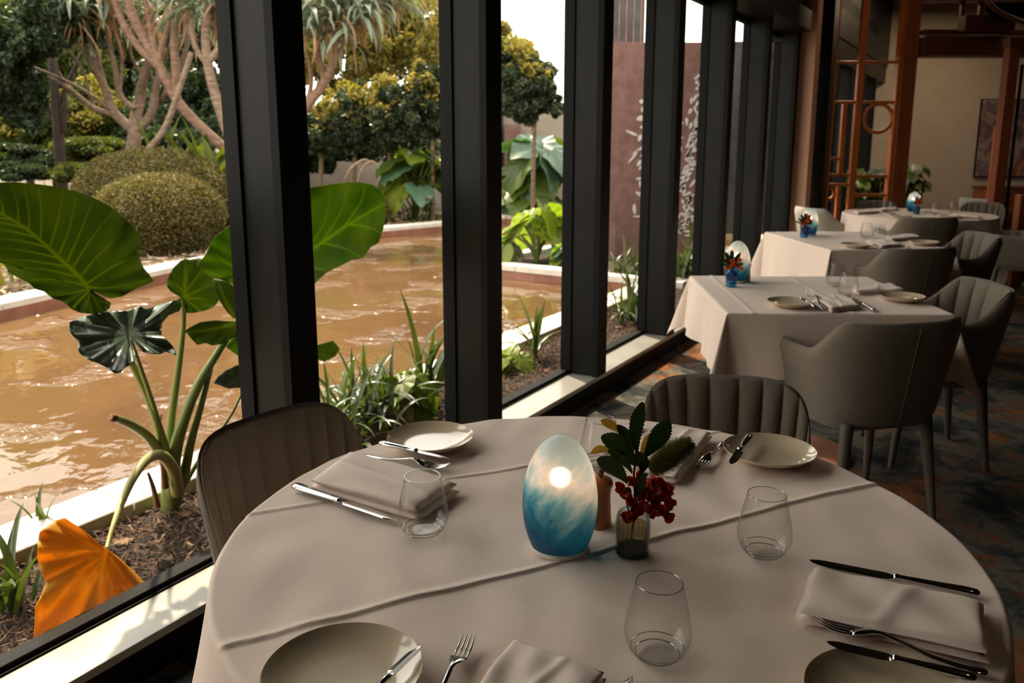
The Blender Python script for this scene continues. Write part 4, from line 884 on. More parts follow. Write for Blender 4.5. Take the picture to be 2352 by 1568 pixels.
def taro_plant(name, label, base, n, H, size, keys, seed, spread=.5, group=None):
    g = np.random.default_rng(seed); t = empty(name, tuple(base), label=label, cat='plant', group=group)
    for k in range(n):
        az = 2*pi*(k*.618)+g.normal(0, .3); h = H*g.uniform(.45, 1.0); rad = spread*g.uniform(.25, 1)*(1.1-.5*h/H); p = np.array([rad*cos(az), rad*sin(az), h])
        MB().tube(smooth_path([(0, 0, 0), p*np.array([.35, .35, .6]), p], 4), [.012]*9 if H > .4 else [.006]*9, 6).build('petiole', M['petiole'], t, smooth=True)
        o = bpy.data.objects.new('leaf', HP[keys[k % len(keys)]]); link(o); o.parent = t; o.location = tuple(p); s = size*g.uniform(.7, 1.1); o.scale = (s, s, s); o.rotation_euler = (g.normal(0, .25), g.uniform(.1, 1.0), az)
    return t
def G0(u, v, z=.04): return at(u, v, z)
taro_plant('elephant_ear_plant', 'sunlit lime elephant ear plant on the island in the pool', (.28, 9.35, .05), 14, .62, .36, ['lime', 'lime', 'taroyel'], 3, .42)
taro_plant('low_leafy_plant', 'pale low leaves at the foot of the lime plant', (.62, 9.0, .05), 16, .22, .20, ['teal', 'lime'], 5, .32)
taro_plant('low_leafy_plant', 'broad low leaves left of the lime plant on the island', (-.1, 9.3, .05), 10, .3, .24, ['lime', 'teal'], 6, .25)
taro_plant('elephant_ear_plant', 'group of pale green elephant ears beyond the pool, right half of the second pane', (-1.7, 14.6, .05), 16, 1.15, .62, ['lime', 'taro', 'teal'], 7, .65)
taro_plant('elephant_ear_plant', 'elephant ears beyond the pool at the edge of the second fin', (-1.1, 15.0, .05), 12, 1.3, .65, ['lime', 'taro'], 8, .6)
taro_plant('elephant_ear_plant', 'bluish elephant ears below the small white-stemmed tree', (.55, 15.8, .05), 18, 1.35, .78, ['teal', 'teal', 'taro'], 9, .9)
taro_plant('elephant_ear_plant', 'low bluish elephant ears before the garden wall', (.15, 15.6, .05), 12, .6, .6, ['teal', 'taro'], 10, .7)
taro_plant('low_leafy_plant', 'lime leaves at the foot of the spiky plant behind the third pane', at(1176, 850, .04), 6, .12, .17, ['lime', 'taroyel'], 11, .12)
taro_plant('low_leafy_plant', 'small green leaves among the strap clumps behind the second pane', at(930, 965, .04), 10, .22, .16, ['taroyel', 'taro'], 12, .18)
bw = protos('wide', 'mid_leaves', .20, ((.2, .6), (.45, .9), (.6, .8), (.1, .4)))
strap_plant('ginger_plant', 'broad-leaved ginger plant behind the domed shrubs', atY(430, 385, 13.2)*np.array([1, 1, 0])+np.array([0, 0, .05]), 34, 1.45, bw, None, 41, .25, .5)
strap_plant('ginger_plant', 'broad-leaved ginger plant right behind the domed shrubs', atY(500, 385, 12.6)*np.array([1, 1, 0])+np.array([0, 0, .05]), 28, 1.4, bw, None, 42, .2, .4)
strap_plant('variegated_plant', 'yellow-striped leaves peeping over the largest leaf at the left edge', atY(5, 450, 8)*np.array([1, 1, 0])+np.array([0, 0, .05]), 16, .75, protos('var', 'yellow_leaves', .22, ((.5, .7), (.9, .7), (.3, .5))), None, 43, .12, .4)
for k, (u, Y_, n_, L_, lab) in enumerate([(215, 12.5, 40, .7, 'grassy tuft left of the domed shrubs'), (130, 12.8, 36, .7, 'grassy tuft near the dark tree trunk'), (745, 13.9, 40, .75, 'spiky grassy tuft behind the big leaf, second pane'), (960, 14.3, 36, .55, 'green tuft on the far bank of the second pane'), (60, 11.5, 30, .6, 'grassy tuft at the left edge beyond the pool')]):
    strap_plant('grass_tuft', lab, atY(u, 420, Y_)*np.array([1, 1, 0])+np.array([0, 0, .05]), n_, L_, gp, None, 50+k, .15, .1)
# ------------------------------------------------------------------ the large elephant ear plant close behind the glass
base = at(390, 1172, .05); nb = float(base@WN)
big = empty('giant_elephant_ear', tuple(base), label='giant elephant ear plant right behind the left pane, with huge backlit leaves', cat='plant')
def resample(pts, n):
    P = np.array(pts+[pts[0]], float); d = np.r_[0, np.cumsum(np.hypot(*np.diff(P, axis=0).T))]; t = np.linspace(0, d[-1], n, endpoint=False); return np.stack([np.interp(t, d, P[:, 0]), np.interp(t, d, P[:, 1])], -1)
def atn_v(P, c):
    a = (P[..., 0]-PX)/F; b = -(P[..., 1]-PY)/F; d = np.stack([a, ct+b*st, -st+b*ct], -1); return CAMP+d*(c/(d@WN))[..., None]
def pixleaf(out, att, c, m, parent, cup=.05, wavy=.012, nw=9, tilt=0., veins=(), midrib=None, vr=.0016, name='leaf', seed=0, ztilt=0., label=None, fine=1):
    """a large leaf standing in a plane parallel to the window, c metres out, with cupped and rippled blade"""
    n, nr = (120, 16) if fine == 1 else (760, 120)
    O = resample(out, n); A_ = np.array(att, float); dO = O-A_; ang_ = np.unwrap(np.arctan2(dO[:, 1], dO[:, 0])); RM = np.hypot(*dO.T).max()
    zc = atn(*att, c)[2]; g = np.random.default_rng(seed); ph = g.uniform(0, 6.28, 4)
    fr = (np.arange(1, nr+1)/nr)[:, None]; P = A_+dO[None]*fr[..., None]; q = atn_v(P, c); r_ = np.hypot(*np.moveaxis(P-A_, -1, 0))/RM; th = ang_[None]
    disp = cup*r_*r_+wavy*np.sin(nw*th+ph[0])*fr**2.2*r_**.5+wavy*.6*np.sin((nw*2+3)*th+ph[1])*fr**3+tilt*(P[..., 0]-A_[0])/RM+ztilt*(q[..., 2]-zc)
    lines = []
    for k, v_ in enumerate(([midrib] if midrib is not None else [])+list(veins)):
        pts = np.array(smooth_path([(*p_, 0) for p_ in v_], 24))[:, :2]; wd = (5.0 if (k == 0 and midrib is not None) else 2.3)*(1-.6*np.linspace(0, 1, len(pts))); lines.append((pts, wd))
    vein = np.zeros(P.shape[:2])
    for pts, wd in lines:
        for a in range(0, len(P)):
            d2 = ((P[a][:, None]-pts[None])**2).sum(-1)/wd[None]**2 if fine > 1 or len(P) < 40 else 0
            vein[a] = np.maximum(vein[a], np.exp(-d2.min(1)*.8))
    if fine > 1: disp = disp-.0012*vein
    Q = atn_v(P, c+disp) if False else None
    a_ = (P[..., 0]-PX)/F; b_ = -(P[..., 1]-PY)/F; d_ = np.stack([a_, ct+b_*st, -st+b_*ct], -1); Q = CAMP+d_*((c+disp)/(d_@WN))[..., None]
    V = np.concatenate([atn(*att, c)[None], Q.reshape(-1, 3)]); Fq = [(0, 1+j, 1+(j+1) % n) for j in range(n)]
    for i in range(nr-1):
        Fq += [(1+i*n+j, 1+i*n+j+n, 1+i*n+(j+1) % n+n, 1+i*n+(j+1) % n) for j in range(n)]
    o = mk(name, V, Fq, m, parent, smooth=True, world=True)
    at_ = o.data.attributes.new('vein', 'FLOAT', 'POINT'); at_.data.foreach_set('value', np.concatenate([[1.], vein.ravel()]).astype(np.float32))
    if label: o['label'] = label
    sm = o.modifiers.new('thickness', 'SOLIDIFY'); sm.thickness = .0012
    return o
Z2 = lambda L: [(x*.3061, 400+y*.3061) for x, y in L]
Z3 = lambda L: [(x*.4514, 860+y*.4514) for x, y in L]
oA = Z2([(-320, 200), (-150, 95), (0, 62), (120, 60), (250, 70), (430, 95), (560, 125), (680, 165), (760, 205), (860, 265), (930, 325), (1000, 390), (1035, 450), (1048, 510), (1025, 570), (1050, 640), (1075, 700), (1110, 740), (1155, 800), (1090, 830), (1000, 870), (920, 915), (830, 930), (760, 900), (700, 874), (720, 900), (790, 950), (833, 965), (820, 1010), (760, 1040), (690, 1048), (600, 1040), (530, 1010), (510, 985), (460, 950), (400, 935), (330, 880), (260, 860), (215, 815), (120, 765), (60, 735), (40, 680), (0, 660), (-150, 600), (-300, 420)])
vA = [[(640, 835), (800, 850), (1100, 795)], [(640, 825), (830, 700), (1045, 600)], [(600, 770), (740, 600), (960, 400)], [(545, 700), (690, 470), (840, 290)], [(505, 650), (600, 430), (690, 210)], [(440, 600), (520, 400), (570, 160)], [(370, 550), (430, 350), (470, 130)], [(300, 490), (310, 300), (290, 110)], [(215, 430), (215, 280), (180, 90)], [(135, 365), (130, 230), (85, 90)], [(25, 295), (10, 220), (-40, 120)], [(-40, 250), (-90, 200), (-160, 140)],
      [(620, 825), (430, 790), (230, 790)], [(560, 765), (330, 710), (70, 700)], [(490, 690), (250, 650), (0, 640)], [(430, 625), (200, 575), (-60, 545)], [(350, 545), (160, 500), (-60, 470)], [(270, 470), (100, 430), (-80, 400)], [(180, 400), (60, 370), (-100, 350)], [(100, 340), (0, 325), (-120, 300)], [(650, 860), (540, 890), (430, 905)], [(660, 880), (590, 950), (550, 1000)], [(672, 900), (650, 970), (640, 1030)], [(690, 905), (720, 960), (740, 1030)]]
pixleaf(oA, (205, 664), 2.33, M['taro'], big, .05, .012, 7, 0, [Z2(v) for v in vA], Z2([(668, 862), (580, 755), (400, 585), (200, 410), (0, 290), (-200, 200)]), .0022, label='largest leaf, backlit, top left', fine=2)
oD = [(545, 504), (600, 475), (660, 447), (714, 430), (756, 424), (796, 418), (827, 418), (857, 425), (876, 441), (885, 465), (886, 493), (880, 526), (869, 558), (851, 568), (833, 593), (808, 597), (780, 611), (748, 627), (723, 651), (680, 672), (620, 690), (585, 650), (570, 662), (545, 655), (508, 642), (484, 636), (465, 624), (454, 611), (456, 602), (473, 584), (477, 571), (493, 544), (517, 525)]
vD = [[(620, 600), (660, 540), (690, 450)], [(690, 585), (740, 520), (760, 430)], [(735, 560), (780, 490), (800, 425)], [(790, 520), (830, 460), (835, 425)], [(650, 595), (700, 610), (750, 620)], [(740, 557), (790, 570), (830, 590)], [(800, 515), (840, 520), (875, 535)], [(590, 610), (560, 570), (530, 530)], [(585, 620), (540, 615), (490, 580)], [(585, 630), (530, 640), (470, 620)]]
pixleaf(oD, (590, 620), 2.28, M['taroyel'], big, .04, .010, 8, 0, vD, [(590, 620), (700, 580), (800, 515), (880, 468)], .002, label='broad yellow-green leaf passing behind the first thick fin', fine=2)
oB = Z2([(1350, 650), (1380, 630), (1420, 640), (1500, 625), (1530, 650), (1600, 740), (1620, 860), (1640, 950), (1605, 995), (1550, 1020), (1450, 1042), (1375, 1040), (1372, 1000), (1370, 950), (1340, 912), (1280, 880), (1250, 840), (1255, 790), (1275, 740), (1310, 690)])
vB = [[(1385, 900), (1400, 780), (1420, 660)], [(1385, 890), (1330, 840), (1270, 800)], [(1390, 880), (1470, 780), (1530, 690)], [(1390, 920), (1490, 870), (1600, 830)], [(1390, 935), (1500, 930), (1620, 960)], [(1388, 950), (1450, 980), (1500, 1025)]]
pixleaf(oB, (424, 682), 2.42, M['taro'], big, .03, .010, 6, 0, [Z2(v) for v in vB], Z2([(1388, 915), (1385, 800), (1390, 660)]), .0013)
pixleaf(Z2([(1365, 925), (1270, 960), (1195, 1035), (1215, 1120), (1262, 1060), (1345, 1030), (1368, 980)]), (416, 690), 2.44, M['tarodark'], big, .02, .004, 5)
oC = Z2([(520, 1110), (640, 1060), (780, 1030), (960, 1020), (1050, 985), (1100, 1010), (1230, 970), (1300, 955), (1200, 1040), (1215, 1110), (1210, 1200), (1250, 1240), (1300, 1290), (1325, 1360), (1240, 1330), (1210, 1350), (1130, 1350), (1060, 1330), (1020, 1270), (985, 1222), (990, 1300), (1020, 1370), (1000, 1420), (940, 1450), (900, 1490), (860, 1495), (800, 1450), (740, 1420), (680, 1400), (600, 1350), (580, 1310), (595, 1260), (560, 1230), (520, 1180)])
vC = [[(970, 1210), (860, 1180), (540, 1180)], [(970, 1215), (880, 1240), (600, 1330)], [(970, 1220), (900, 1300), (760, 1420)], [(972, 1225), (930, 1330), (880, 1480)], [(965, 1200), (840, 1120), (640, 1080)], [(985, 1200), (1080, 1200), (1300, 1330)], [(985, 1190), (1060, 1120), (1190, 1120)], [(975, 1190), (960, 1120), (1040, 1010)]]
pixleaf(oC, (298, 770), 2.30, M['tarodark'], big, -.06, .022, 10, 0, [Z2(v) for v in vC], Z2([(972, 1205), (930, 1150), (850, 1060)]), .0014, ztilt=.8, label='drooping blue-green leaf, crumpled')
pixleaf(Z2([(1605, 785), (1700, 800), (1780, 850), (1850, 900), (1850, 1040), (1755, 1085), (1700, 1030), (1640, 940), (1610, 860)]), (537, 725), 2.34, M['taro'], big, .03, .006, 5, midrib=Z2([(1755, 1075), (1690, 950), (1640, 820)]), vr=.0012)
pixleaf(Z2([(1365, 1190), (1420, 1150), (1500, 1110), (1620, 1095), (1680, 1100), (1780, 1105), (1850, 1180), (1750, 1230), (1660, 1275), (1590, 1285), (1540, 1265), (1480, 1280), (1440, 1240), (1400, 1190)]), (537, 742), 2.36, M['taro'], big, .03, .006, 7, midrib=Z2([(1755, 1120), (1600, 1160), (1400, 1190)]), vr=.0012)
pixleaf(Z2([(1690, 1290), (1760, 1215), (1880, 1200), (1880, 1390), (1800, 1370), (1740, 1330)]), (560, 780), 2.4, M['taroyel'], big, .02, .006, 5)
pixleaf([(490, 880), (500, 865), (519, 850), (545, 838), (580, 845), (600, 870), (580, 888), (524, 892)], (545, 865), 2.36, M['tarodark'], big, .02, .006, 5)
pixleaf([(735, 790), (765, 782), (780, 800), (770, 818), (745, 830), (715, 822), (700, 800)], (722, 806), 2.5, M['taro'], big, .01, .004, 5)
def stalk(pts, r0, r1, m='petiole', c=None, name='petiole', k=12):
    c = c or nb; P = [(*p, 0) for p in pts]; S = smooth_path(P, 6); L = len(S); ps = []
    n_of = lambda i: c[0]+(c[1]-c[0])*(i/(L-1)) if hasattr(c, '__len__') else c
    for i, s_ in enumerate(S): ps.append(atn(s_[0], s_[1], n_of(i)))
    rr = [(r0+(r1-r0)*(i/(L-1)))*.00142 for i in range(L)]     # radii given in pixels at the plant's distance
    return MB().tube(ps, rr, k).build(name, M[m], big, smooth=True, world=True)
stalk([(205, 664), (250, 730), (290, 810), (335, 900), (365, 985), (385, 1060), (390, 1140)], 4.5, 14, c=(2.335, nb)); stalk([(423, 690), (420, 760), (408, 860), (397, 940), (390, 1010), (391, 1120)], 5, 14, c=(2.42, nb+.02))
stalk([(556, 720), (503, 805), (455, 885), (424, 960), (402, 1040), (395, 1140)], 7, 19, c=(2.37, nb-.01)); stalk([(488, 830), (462, 930), (440, 1010), (425, 1080), (404, 1150)], 6, 16, c=(2.42, nb)); stalk([(298, 772), (318, 830), (345, 910), (372, 1000), (386, 1080)], 3.5, 9, c=(2.31, nb))
stalk([(565, 880), (535, 945), (495, 1005), (455, 1060), (420, 1120)], 3, 7, c=(2.42, nb)); stalk([(590, 620), (575, 680), (552, 730)], 6, 7, c=(2.285, 2.37))
o = stalk([(262, 960), (300, 975), (340, 1003), (372, 1050)], 9, 14, c=(2.36, nb-.03)); o['label'] = 'cut stub of a stalk'
stalk([(254, 957), (262, 960)], 8, 9, 'husk', c=2.36, name='cut_end')
o = stalk([(408, 1130), (399, 1080), (372, 1046), (339, 1054), (307, 1095), (280, 1153), (262, 1203), (245, 1259)], 17, 4, 'petioleyel', c=(nb-.04, 2.13)); o['label'] = 'pale stalk arching down to the yellow leaf'
stalk([(392, 1185), (390, 1130), (388, 1075)], 26, 20, 'petiole', c=nb, name='swollen_base'); stalk([(352, 1010), (372, 1060), (380, 1120)], 3, 9, 'husk', c=nb-.06, name='husk'); stalk([(340, 1085), (352, 1120), (362, 1165)], 3, 8, 'husk', c=nb-.06, name='husk'); stalk([(371, 950), (366, 985), (372, 1020)], 2, 5, 'husk', c=nb-.05, name='husk')
oY = Z3([(285, 740), (330, 728), (370, 755), (410, 780), (440, 815), (490, 865), (540, 885), (600, 930), (660, 985), (705, 1025), (745, 1082), (690, 1110), (600, 1165), (520, 1215), (440, 1255), (350, 1300), (250, 1352), (188, 1378), (170, 1330), (178, 1250), (178, 1180), (205, 1130), (232, 1062), (205, 1000), (190, 940), (190, 870), (200, 800)])
vY = [[(530, 900), (400, 900), (200, 930)], [(525, 920), (400, 1000), (240, 1060)], [(520, 950), (400, 1080), (190, 1200)], [(515, 990), (420, 1130), (200, 1320)], [(510, 1040), (400, 1220), (260, 1340)], [(520, 1060), (480, 1180), (440, 1250)], [(560, 930), (620, 1020), (650, 1120)], [(540, 1000), (570, 1090), (560, 1180)], [(520, 900), (440, 850), (300, 770)]]
yl = pixleaf(oY, (246, 1262), 2.125, M['dryleaf'], big, .03, .014, 8, 0, [Z3(v) for v in vY], Z3([(540, 890), (520, 1000), (490, 1150), (440, 1250)]), .0016, ztilt=.35, label='withered orange-yellow leaf hanging down to the soil')
# bark chips and dry leaves on the near bed
V = []; Fq = []; g = np.random.default_rng(9)
for k in range(9000):
    s_, n_, z_ = g.uniform(.3, 6.5), g.uniform(2.07, 2.64), .055+g.uniform(-.01, .014); L, w_ = g.uniform(.008, .035), g.uniform(.0015, .005); a = g.uniform(0, 2*pi); el = g.normal(0, .35)
    c = wp(s_, n_, z_); d = np.array([cos(a)*cos(el), sin(a)*cos(el), sin(el)])*L; q = np.array([-sin(a), cos(a), g.normal(0, .3)])*w_; h = np.array([0, 0, .0015]); n = len(V); V += [c-d-q, c+d-q*.5, c+d+q*.6, c-d+q, c+h*2]; Fq += [(n, n+1, n+4), (n+1, n+2, n+4), (n+2, n+3, n+4), (n+3, n, n+4)]
M['chips'] = leafmat('bark_chips', [(.03, .016, .010), (.085, .045, .026), (.16, .085, .05), (.05, .03, .02), (.24, .15, .09)], .85, .05)
o = mk('bark_chips', V, Fq, M['chips']); tag(o, 'loose bark chips on the strip of soil by the glass', 'mulch', kind='stuff')
def dry_leaf(p, s_, rz, label, m='deadstrap'):
    mb = MB(); Vv = []; n = 7
    for i in range(n+1):
        f = i/n; wv = .3*sin(pi*min(f*.95+.03, 1))**.8; Vv += [((f-.5)*s_, -wv*s_, .10*s_*sin(3*f+1)), ((f-.5)*s_, 0, .02*s_), ((f-.5)*s_, wv*s_, .13*s_*cos(2.5*f))]
    Fq = []
    for i in range(n): a = i*3; Fq += [(a, a+1, a+4, a+3), (a+1, a+2, a+5, a+4)]
    o = mk('dry_leaf', Vv, Fq, M[m], smooth=True); o.location = tuple(p); o.rotation_euler = (.2, -.15, rz); return tag(o, label, 'dry leaf', 'dry leaves on the soil by the glass')
for (u, v, s_, rz, lab, m_) in [(282, 1243, .07, .5, 'curled pale dry leaf between the yellow leaf and the chair', 'deadstrap'), (385, 1280, .05, -.6, 'narrow pale dry leaf right of the yellow leaf', 'deadstrap'), (310, 1165, .10, .9, 'large brown dry leaf at the foot of the giant plant', 'husk'), (425, 1180, .06, .3, 'dark dry leaf at the foot of the giant plant, beside the chair', 'husk'), (880, 965, .09, 1.9, 'yellow-brown dry leaf under the second clump', 'deadstrap'), (1000, 960, .05, .2, 'small orange leaf low beside the second fin', 'dryleaf'), (1200, 812, .10, .4, 'pale dry leaves behind the third pane, left', 'deadstrap'), (1250, 850, .07, .4, 'dry leaf before the spiky plant', 'husk'), (1420, 750, .08, 1, 'pale dry leaf behind the fourth pane', 'deadstrap')]:
    dry_leaf(at(u, v, .062), s_, rz, lab, m_)
# ------------------------------------------------------------------ domed clipped shrubs
def leaf_cloud(pts, nrm, size, name, m, parent, g, aspect=.42):
    n = len(pts); a = g.normal(0, 1, (n, 3)); a /= np.linalg.norm(a, axis=1)[:, None]; b = np.cross(a, g.normal(0, 1, (n, 3))); b /= np.linalg.norm(b, axis=1)[:, None]+1e-9
    s_ = size*g.uniform(.6, 1.25, (n, 1)); V = np.stack([pts-a*s_*.5, pts+b*s_*aspect*.5, pts+a*s_*.5, pts-b*s_*aspect*.5], 1).reshape(-1, 3); Fq = np.arange(4*n).reshape(n, 4)
    o = mk(name, V, Fq, m, parent, world=True); o['kind'] = 'stuff'; return o
def dome(u, vt, wpx, Y, label, seed):
    c = atY(u, vt, Y); r_ = wpx/2/F*Y; h = c[2]-.0; g = np.random.default_rng(seed); t = empty('domed_shrub', (c[0], c[1], .03), label=label, cat='shrub', group='clipped domes beyond the pool')
    prof = [(r_*.80*sin(a)**.8 if a < .1 else r_*.93*(sin(a)**.8 if a < pi/2 else (1-.25*(a-pi/2))), .45*h+(.48*h*cos(a)) if a < pi/2 else .45*h*(1-(a-pi/2)/1.2)) for a in np.linspace(0, pi/2+1.19, 18)]
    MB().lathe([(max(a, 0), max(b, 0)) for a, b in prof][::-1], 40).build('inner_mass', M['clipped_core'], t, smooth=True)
    n = 46000; th = g.uniform(0, 2*pi, n); ca = g.uniform(0, 1, n)*1.52; sel = ca < 1
    rad = np.where(sel, np.sqrt(np.clip(1-(1-ca)**2.3, 0, 1))**1.0, 1-.45*(ca-1)); z = np.where(sel, .42*h+(1-ca)*.58*h, .42*h*(1-(ca-1)/.52)); j = 1+g.normal(0, .018, n)+.02*np.sin(9*th)*np.sin(7*z)
    p = np.stack([c[0]+rad*r_*j*np.cos(th), c[1]+rad*r_*j*np.sin(th), .03+z*j], -1); leaf_cloud(p, None, .042, 'clipped_leaves', M['clipped'], t, g, .6)
dome(362, 407, 280, 10.6, 'smaller, nearer clipped dome shrub behind the pool coping', 1); dome(350, 350, 345, 12.2, 'larger clipped dome shrub behind the nearer dome', 2)
# ------------------------------------------------------------------ trees
def crown_pts(cr, n, g, shell=.55):
    tot = sum(c[3]*c[4]*c[5] for c in cr); out = []
    for (x, y, z, a, b, c_) in cr:
        k = int(n*a*b*c_/tot); nb_ = 26; dc = g.normal(0, 1, (nb_, 3)); dc /= np.linalg.norm(dc, axis=1)[:, None]; dc *= g.uniform(.45, .98, (nb_, 1)); rb_ = g.uniform(.16, .36, (nb_, 1))
        w_ = g.integers(0, nb_, k); q = g.normal(0, 1, (k, 3)); q /= np.linalg.norm(q, axis=1)[:, None]; out.append(np.array([x, y, z])+(dc[w_]+q*rb_[w_]*g.uniform(shell, 1.05, (k, 1)))*np.array([a, b, c_])); continue
        d = g.normal(0, 1, (k, 3)); d /= np.linalg.norm(d, axis=1)[:, None]; r_ = (shell+(1-shell)*g.random((k, 1)))*(1+.10*np.sin(7*d[:, :1]*3+5*d[:, 1:2]*3)); out.append(np.array([x, y, z])+d*r_*np.array([a, b, c_]))
    return np.concatenate(out)
TB = {}
def tree(name, label, Y, crowns, trunks, n, size, lm, bark='darkbark', seed=0, top=None, group=None):
    """crowns: (u, v, Y, radius px across, radius px up) ; trunks: ([(u, v, dY)...], r0 px, r1 px)"""
    g = np.random.default_rng(seed); cr = []
    for (u, v, y, ru, rv) in crowns: c = atY(u, v, y); cr.append((c[0], c[1], c[2], ru/F*y, max(ru/F*y*.8, .5), rv/F*y))
    bx_ = atY(*trunks[0][0][0][:2], Y) if trunks else np.array(cr[0][:3]); t = empty(name, (bx_[0], Y, 0), label=label, cat='tree', group=group)
    for i, (pl_, r0, r1) in enumerate(trunks):
        S = smooth_path([atY(p[0], p[1], Y+(p[2] if len(p) > 2 else 0)) for p in pl_], 5); L = len(S)
        if i == 0: S = [np.array([S[0][0], S[0][1], 0.03])]+S; L += 1
        MB().tube(S, [(r0+(r1-r0)*k/(L-1))/F*Y for k in range(L)], 12).build('trunk' if i == 0 else 'branch', M[bark], t, smooth=True, world=True)
    if n: leaf_cloud(crown_pts(cr, n, g), None, size, 'foliage', M[lm], t, g)
    if top:
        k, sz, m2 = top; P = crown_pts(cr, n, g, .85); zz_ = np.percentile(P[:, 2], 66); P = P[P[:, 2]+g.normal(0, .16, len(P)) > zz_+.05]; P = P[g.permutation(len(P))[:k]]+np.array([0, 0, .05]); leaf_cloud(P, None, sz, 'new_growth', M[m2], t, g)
    return t
# branching pale-barked trees with hanging strap leaves
tree('dragon_tree', 'pale many-branched tree behind the domed shrubs', 13.6, [], [([(305, 345), (310, 305), (312, 270, .1), (322, 225, .2), (330, 175), (345, 135)], 17, 8), ([(308, 300), (265, 262), (245, 215), (222, 150), (190, 90)], 12, 5), ([(308, 305), (345, 265), (358, 205), (368, 150)], 11, 7), ([(265, 262), (215, 248), (160, 205), (110, 175)], 7, 4), ([(262, 260), (220, 225), (160, 190), (70, 150)], 5, 2), ([(308, 250), (282, 225), (272, 190)], 6, 4), ([(275, 225), (262, 150), (248, 90), (240, 0)], 6, 4), ([(275, 215), (280, 140), (268, 60), (275, 0)], 4, 3), ([(245, 215, .3), (200, 130), (190, 40), (200, -20)], 4, 2), ([(222, 150, .2), (180, 100), (150, 30)], 4, 2), ([(330, 175, .3), (300, 120), (310, 40)], 4, 2), ([(368, 150, .3), (395, 90), (385, 10)], 5, 3), ([(265, 262, .3), (235, 170), (215, 70), (225, 0)], 5, 3), ([(345, 265, .4), (395, 190), (430, 100), (425, 20)], 6, 4), ([(160, 205, .1), (130, 150), (135, 80)], 3, 2), ([(215, 248, .2), (190, 160), (150, 110)], 3, 2), ([(358, 205, .2), (330, 110), (352, 30)], 4, 3)], 0, 0, None, 'bark', 1)
tree('dragon_tree', 'leaning reddish-branched tree left of the first thick fin', 13.0, [], [([(520, 345), (495, 322), (455, 285), (410, 235), (372, 165), (340, 105), (305, 40), (290, -20)], 12, 10), ([(372, 160), (320, 110), (280, 50), (262, -10)], 9, 7), ([(405, 228), (404, 160), (400, 100), (405, 20)], 10, 8), ([(368, 150), (350, 90), (340, 30), (328, -20)], 8, 6), ([(362, 150), (380, 80), (400, 30)], 8, 6)], 0, 0, None, 'barkred', 2)
tree('dragon_tree', 'pale curved trunk at the edge of the first thick fin', 12.4, [], [([(530, 320), (515, 280), (495, 220), (478, 150), (472, 80), (475, 10)], 13, 9), ([(480, 140), (505, 110), (530, 70)], 9, 6), ([(478, 150), (450, 110), (440, 60)], 7, 5), ([(330, 356), (378, 296), (410, 210), (440, 120)], 8, 6)], 0, 0, None, 'bark', 3)
tree('dragon_tree', 'slanting pale trunk with hanging leaves in the second pane', 12.8, [], [([(660, 330), (700, 250), (738, 200), (762, 150), (768, 90), (760, 20)], 12, 8), ([(745, 190), (735, 140), (722, 80)], 7, 5), ([(760, 150), (785, 110), (800, 60)], 6, 4), ([(700, 250), (715, 190), (705, 120)], 6, 4)], 0, 0, None, 'barkred', 4)
ha = protos('hang', 'strapblue', .075, ((.9, 2.2), (1.3, 1.9), (.5, 2.7), (1.6, 1.6))); hd = protos('hangd', 'deadstrap', .06, ((2.4, .7), (2.7, .5), (2.1, 1.0)))
rows = [(175, 20, 12.9), (232, -25, 13.2), (258, 30, 13.5), (300, -70, 13), (345, 40, 13.8), (400, -15, 13), (440, 20, 12.6), (478, 0, 12.4), (510, 30, 12.6), (530, -30, 12.8), (700, 40, 12.8), (724, 70, 12.6), (760, 10, 12.8), (800, 40, 12.6), (835, 20, 12.9), (780, -40, 12.8), (875, 5, 13.3), (905, -30, 13.4)]
for k, (u, v, Y_) in enumerate(rows):
    c = atY(u, v, Y_); ORD = ['first', 'second', 'third', 'fourth', 'fifth', 'sixth', 'seventh', 'eighth', 'ninth', 'tenth']; kk = sum(1 for r in rows if (r[0] < 600) == (u < 600) and r[0] < u); t = empty('hanging_leaf_tuft', tuple(c), label='drooping strap-leaf tuft, %s from the left at the top of the %s pane' % (ORD[kk], 'left' if u < 600 else 'second'), cat='leaf tuft', group='drooping strap-leaf crowns of the pale-barked trees'); g = np.random.default_rng(100+k)
    for q in range(34 if u < 600 else 44):
        dead = q % 4 == 0; pr = hd if dead else ha; o = bpy.data.objects.new('dry_leaf' if dead else 'leaf', pr[g.integers(len(pr))]); link(o); o.parent = t; s_ = g.uniform(.55, 1.0)*(.8 if dead else 1); o.scale = (s_*1.0, s_*1.3, s_*1.0)
        o.rotation_euler = (g.normal(0, .15), g.normal(0, .15), g.uniform(0, 2*pi)); o.location = tuple(g.normal(0, .09, 3))
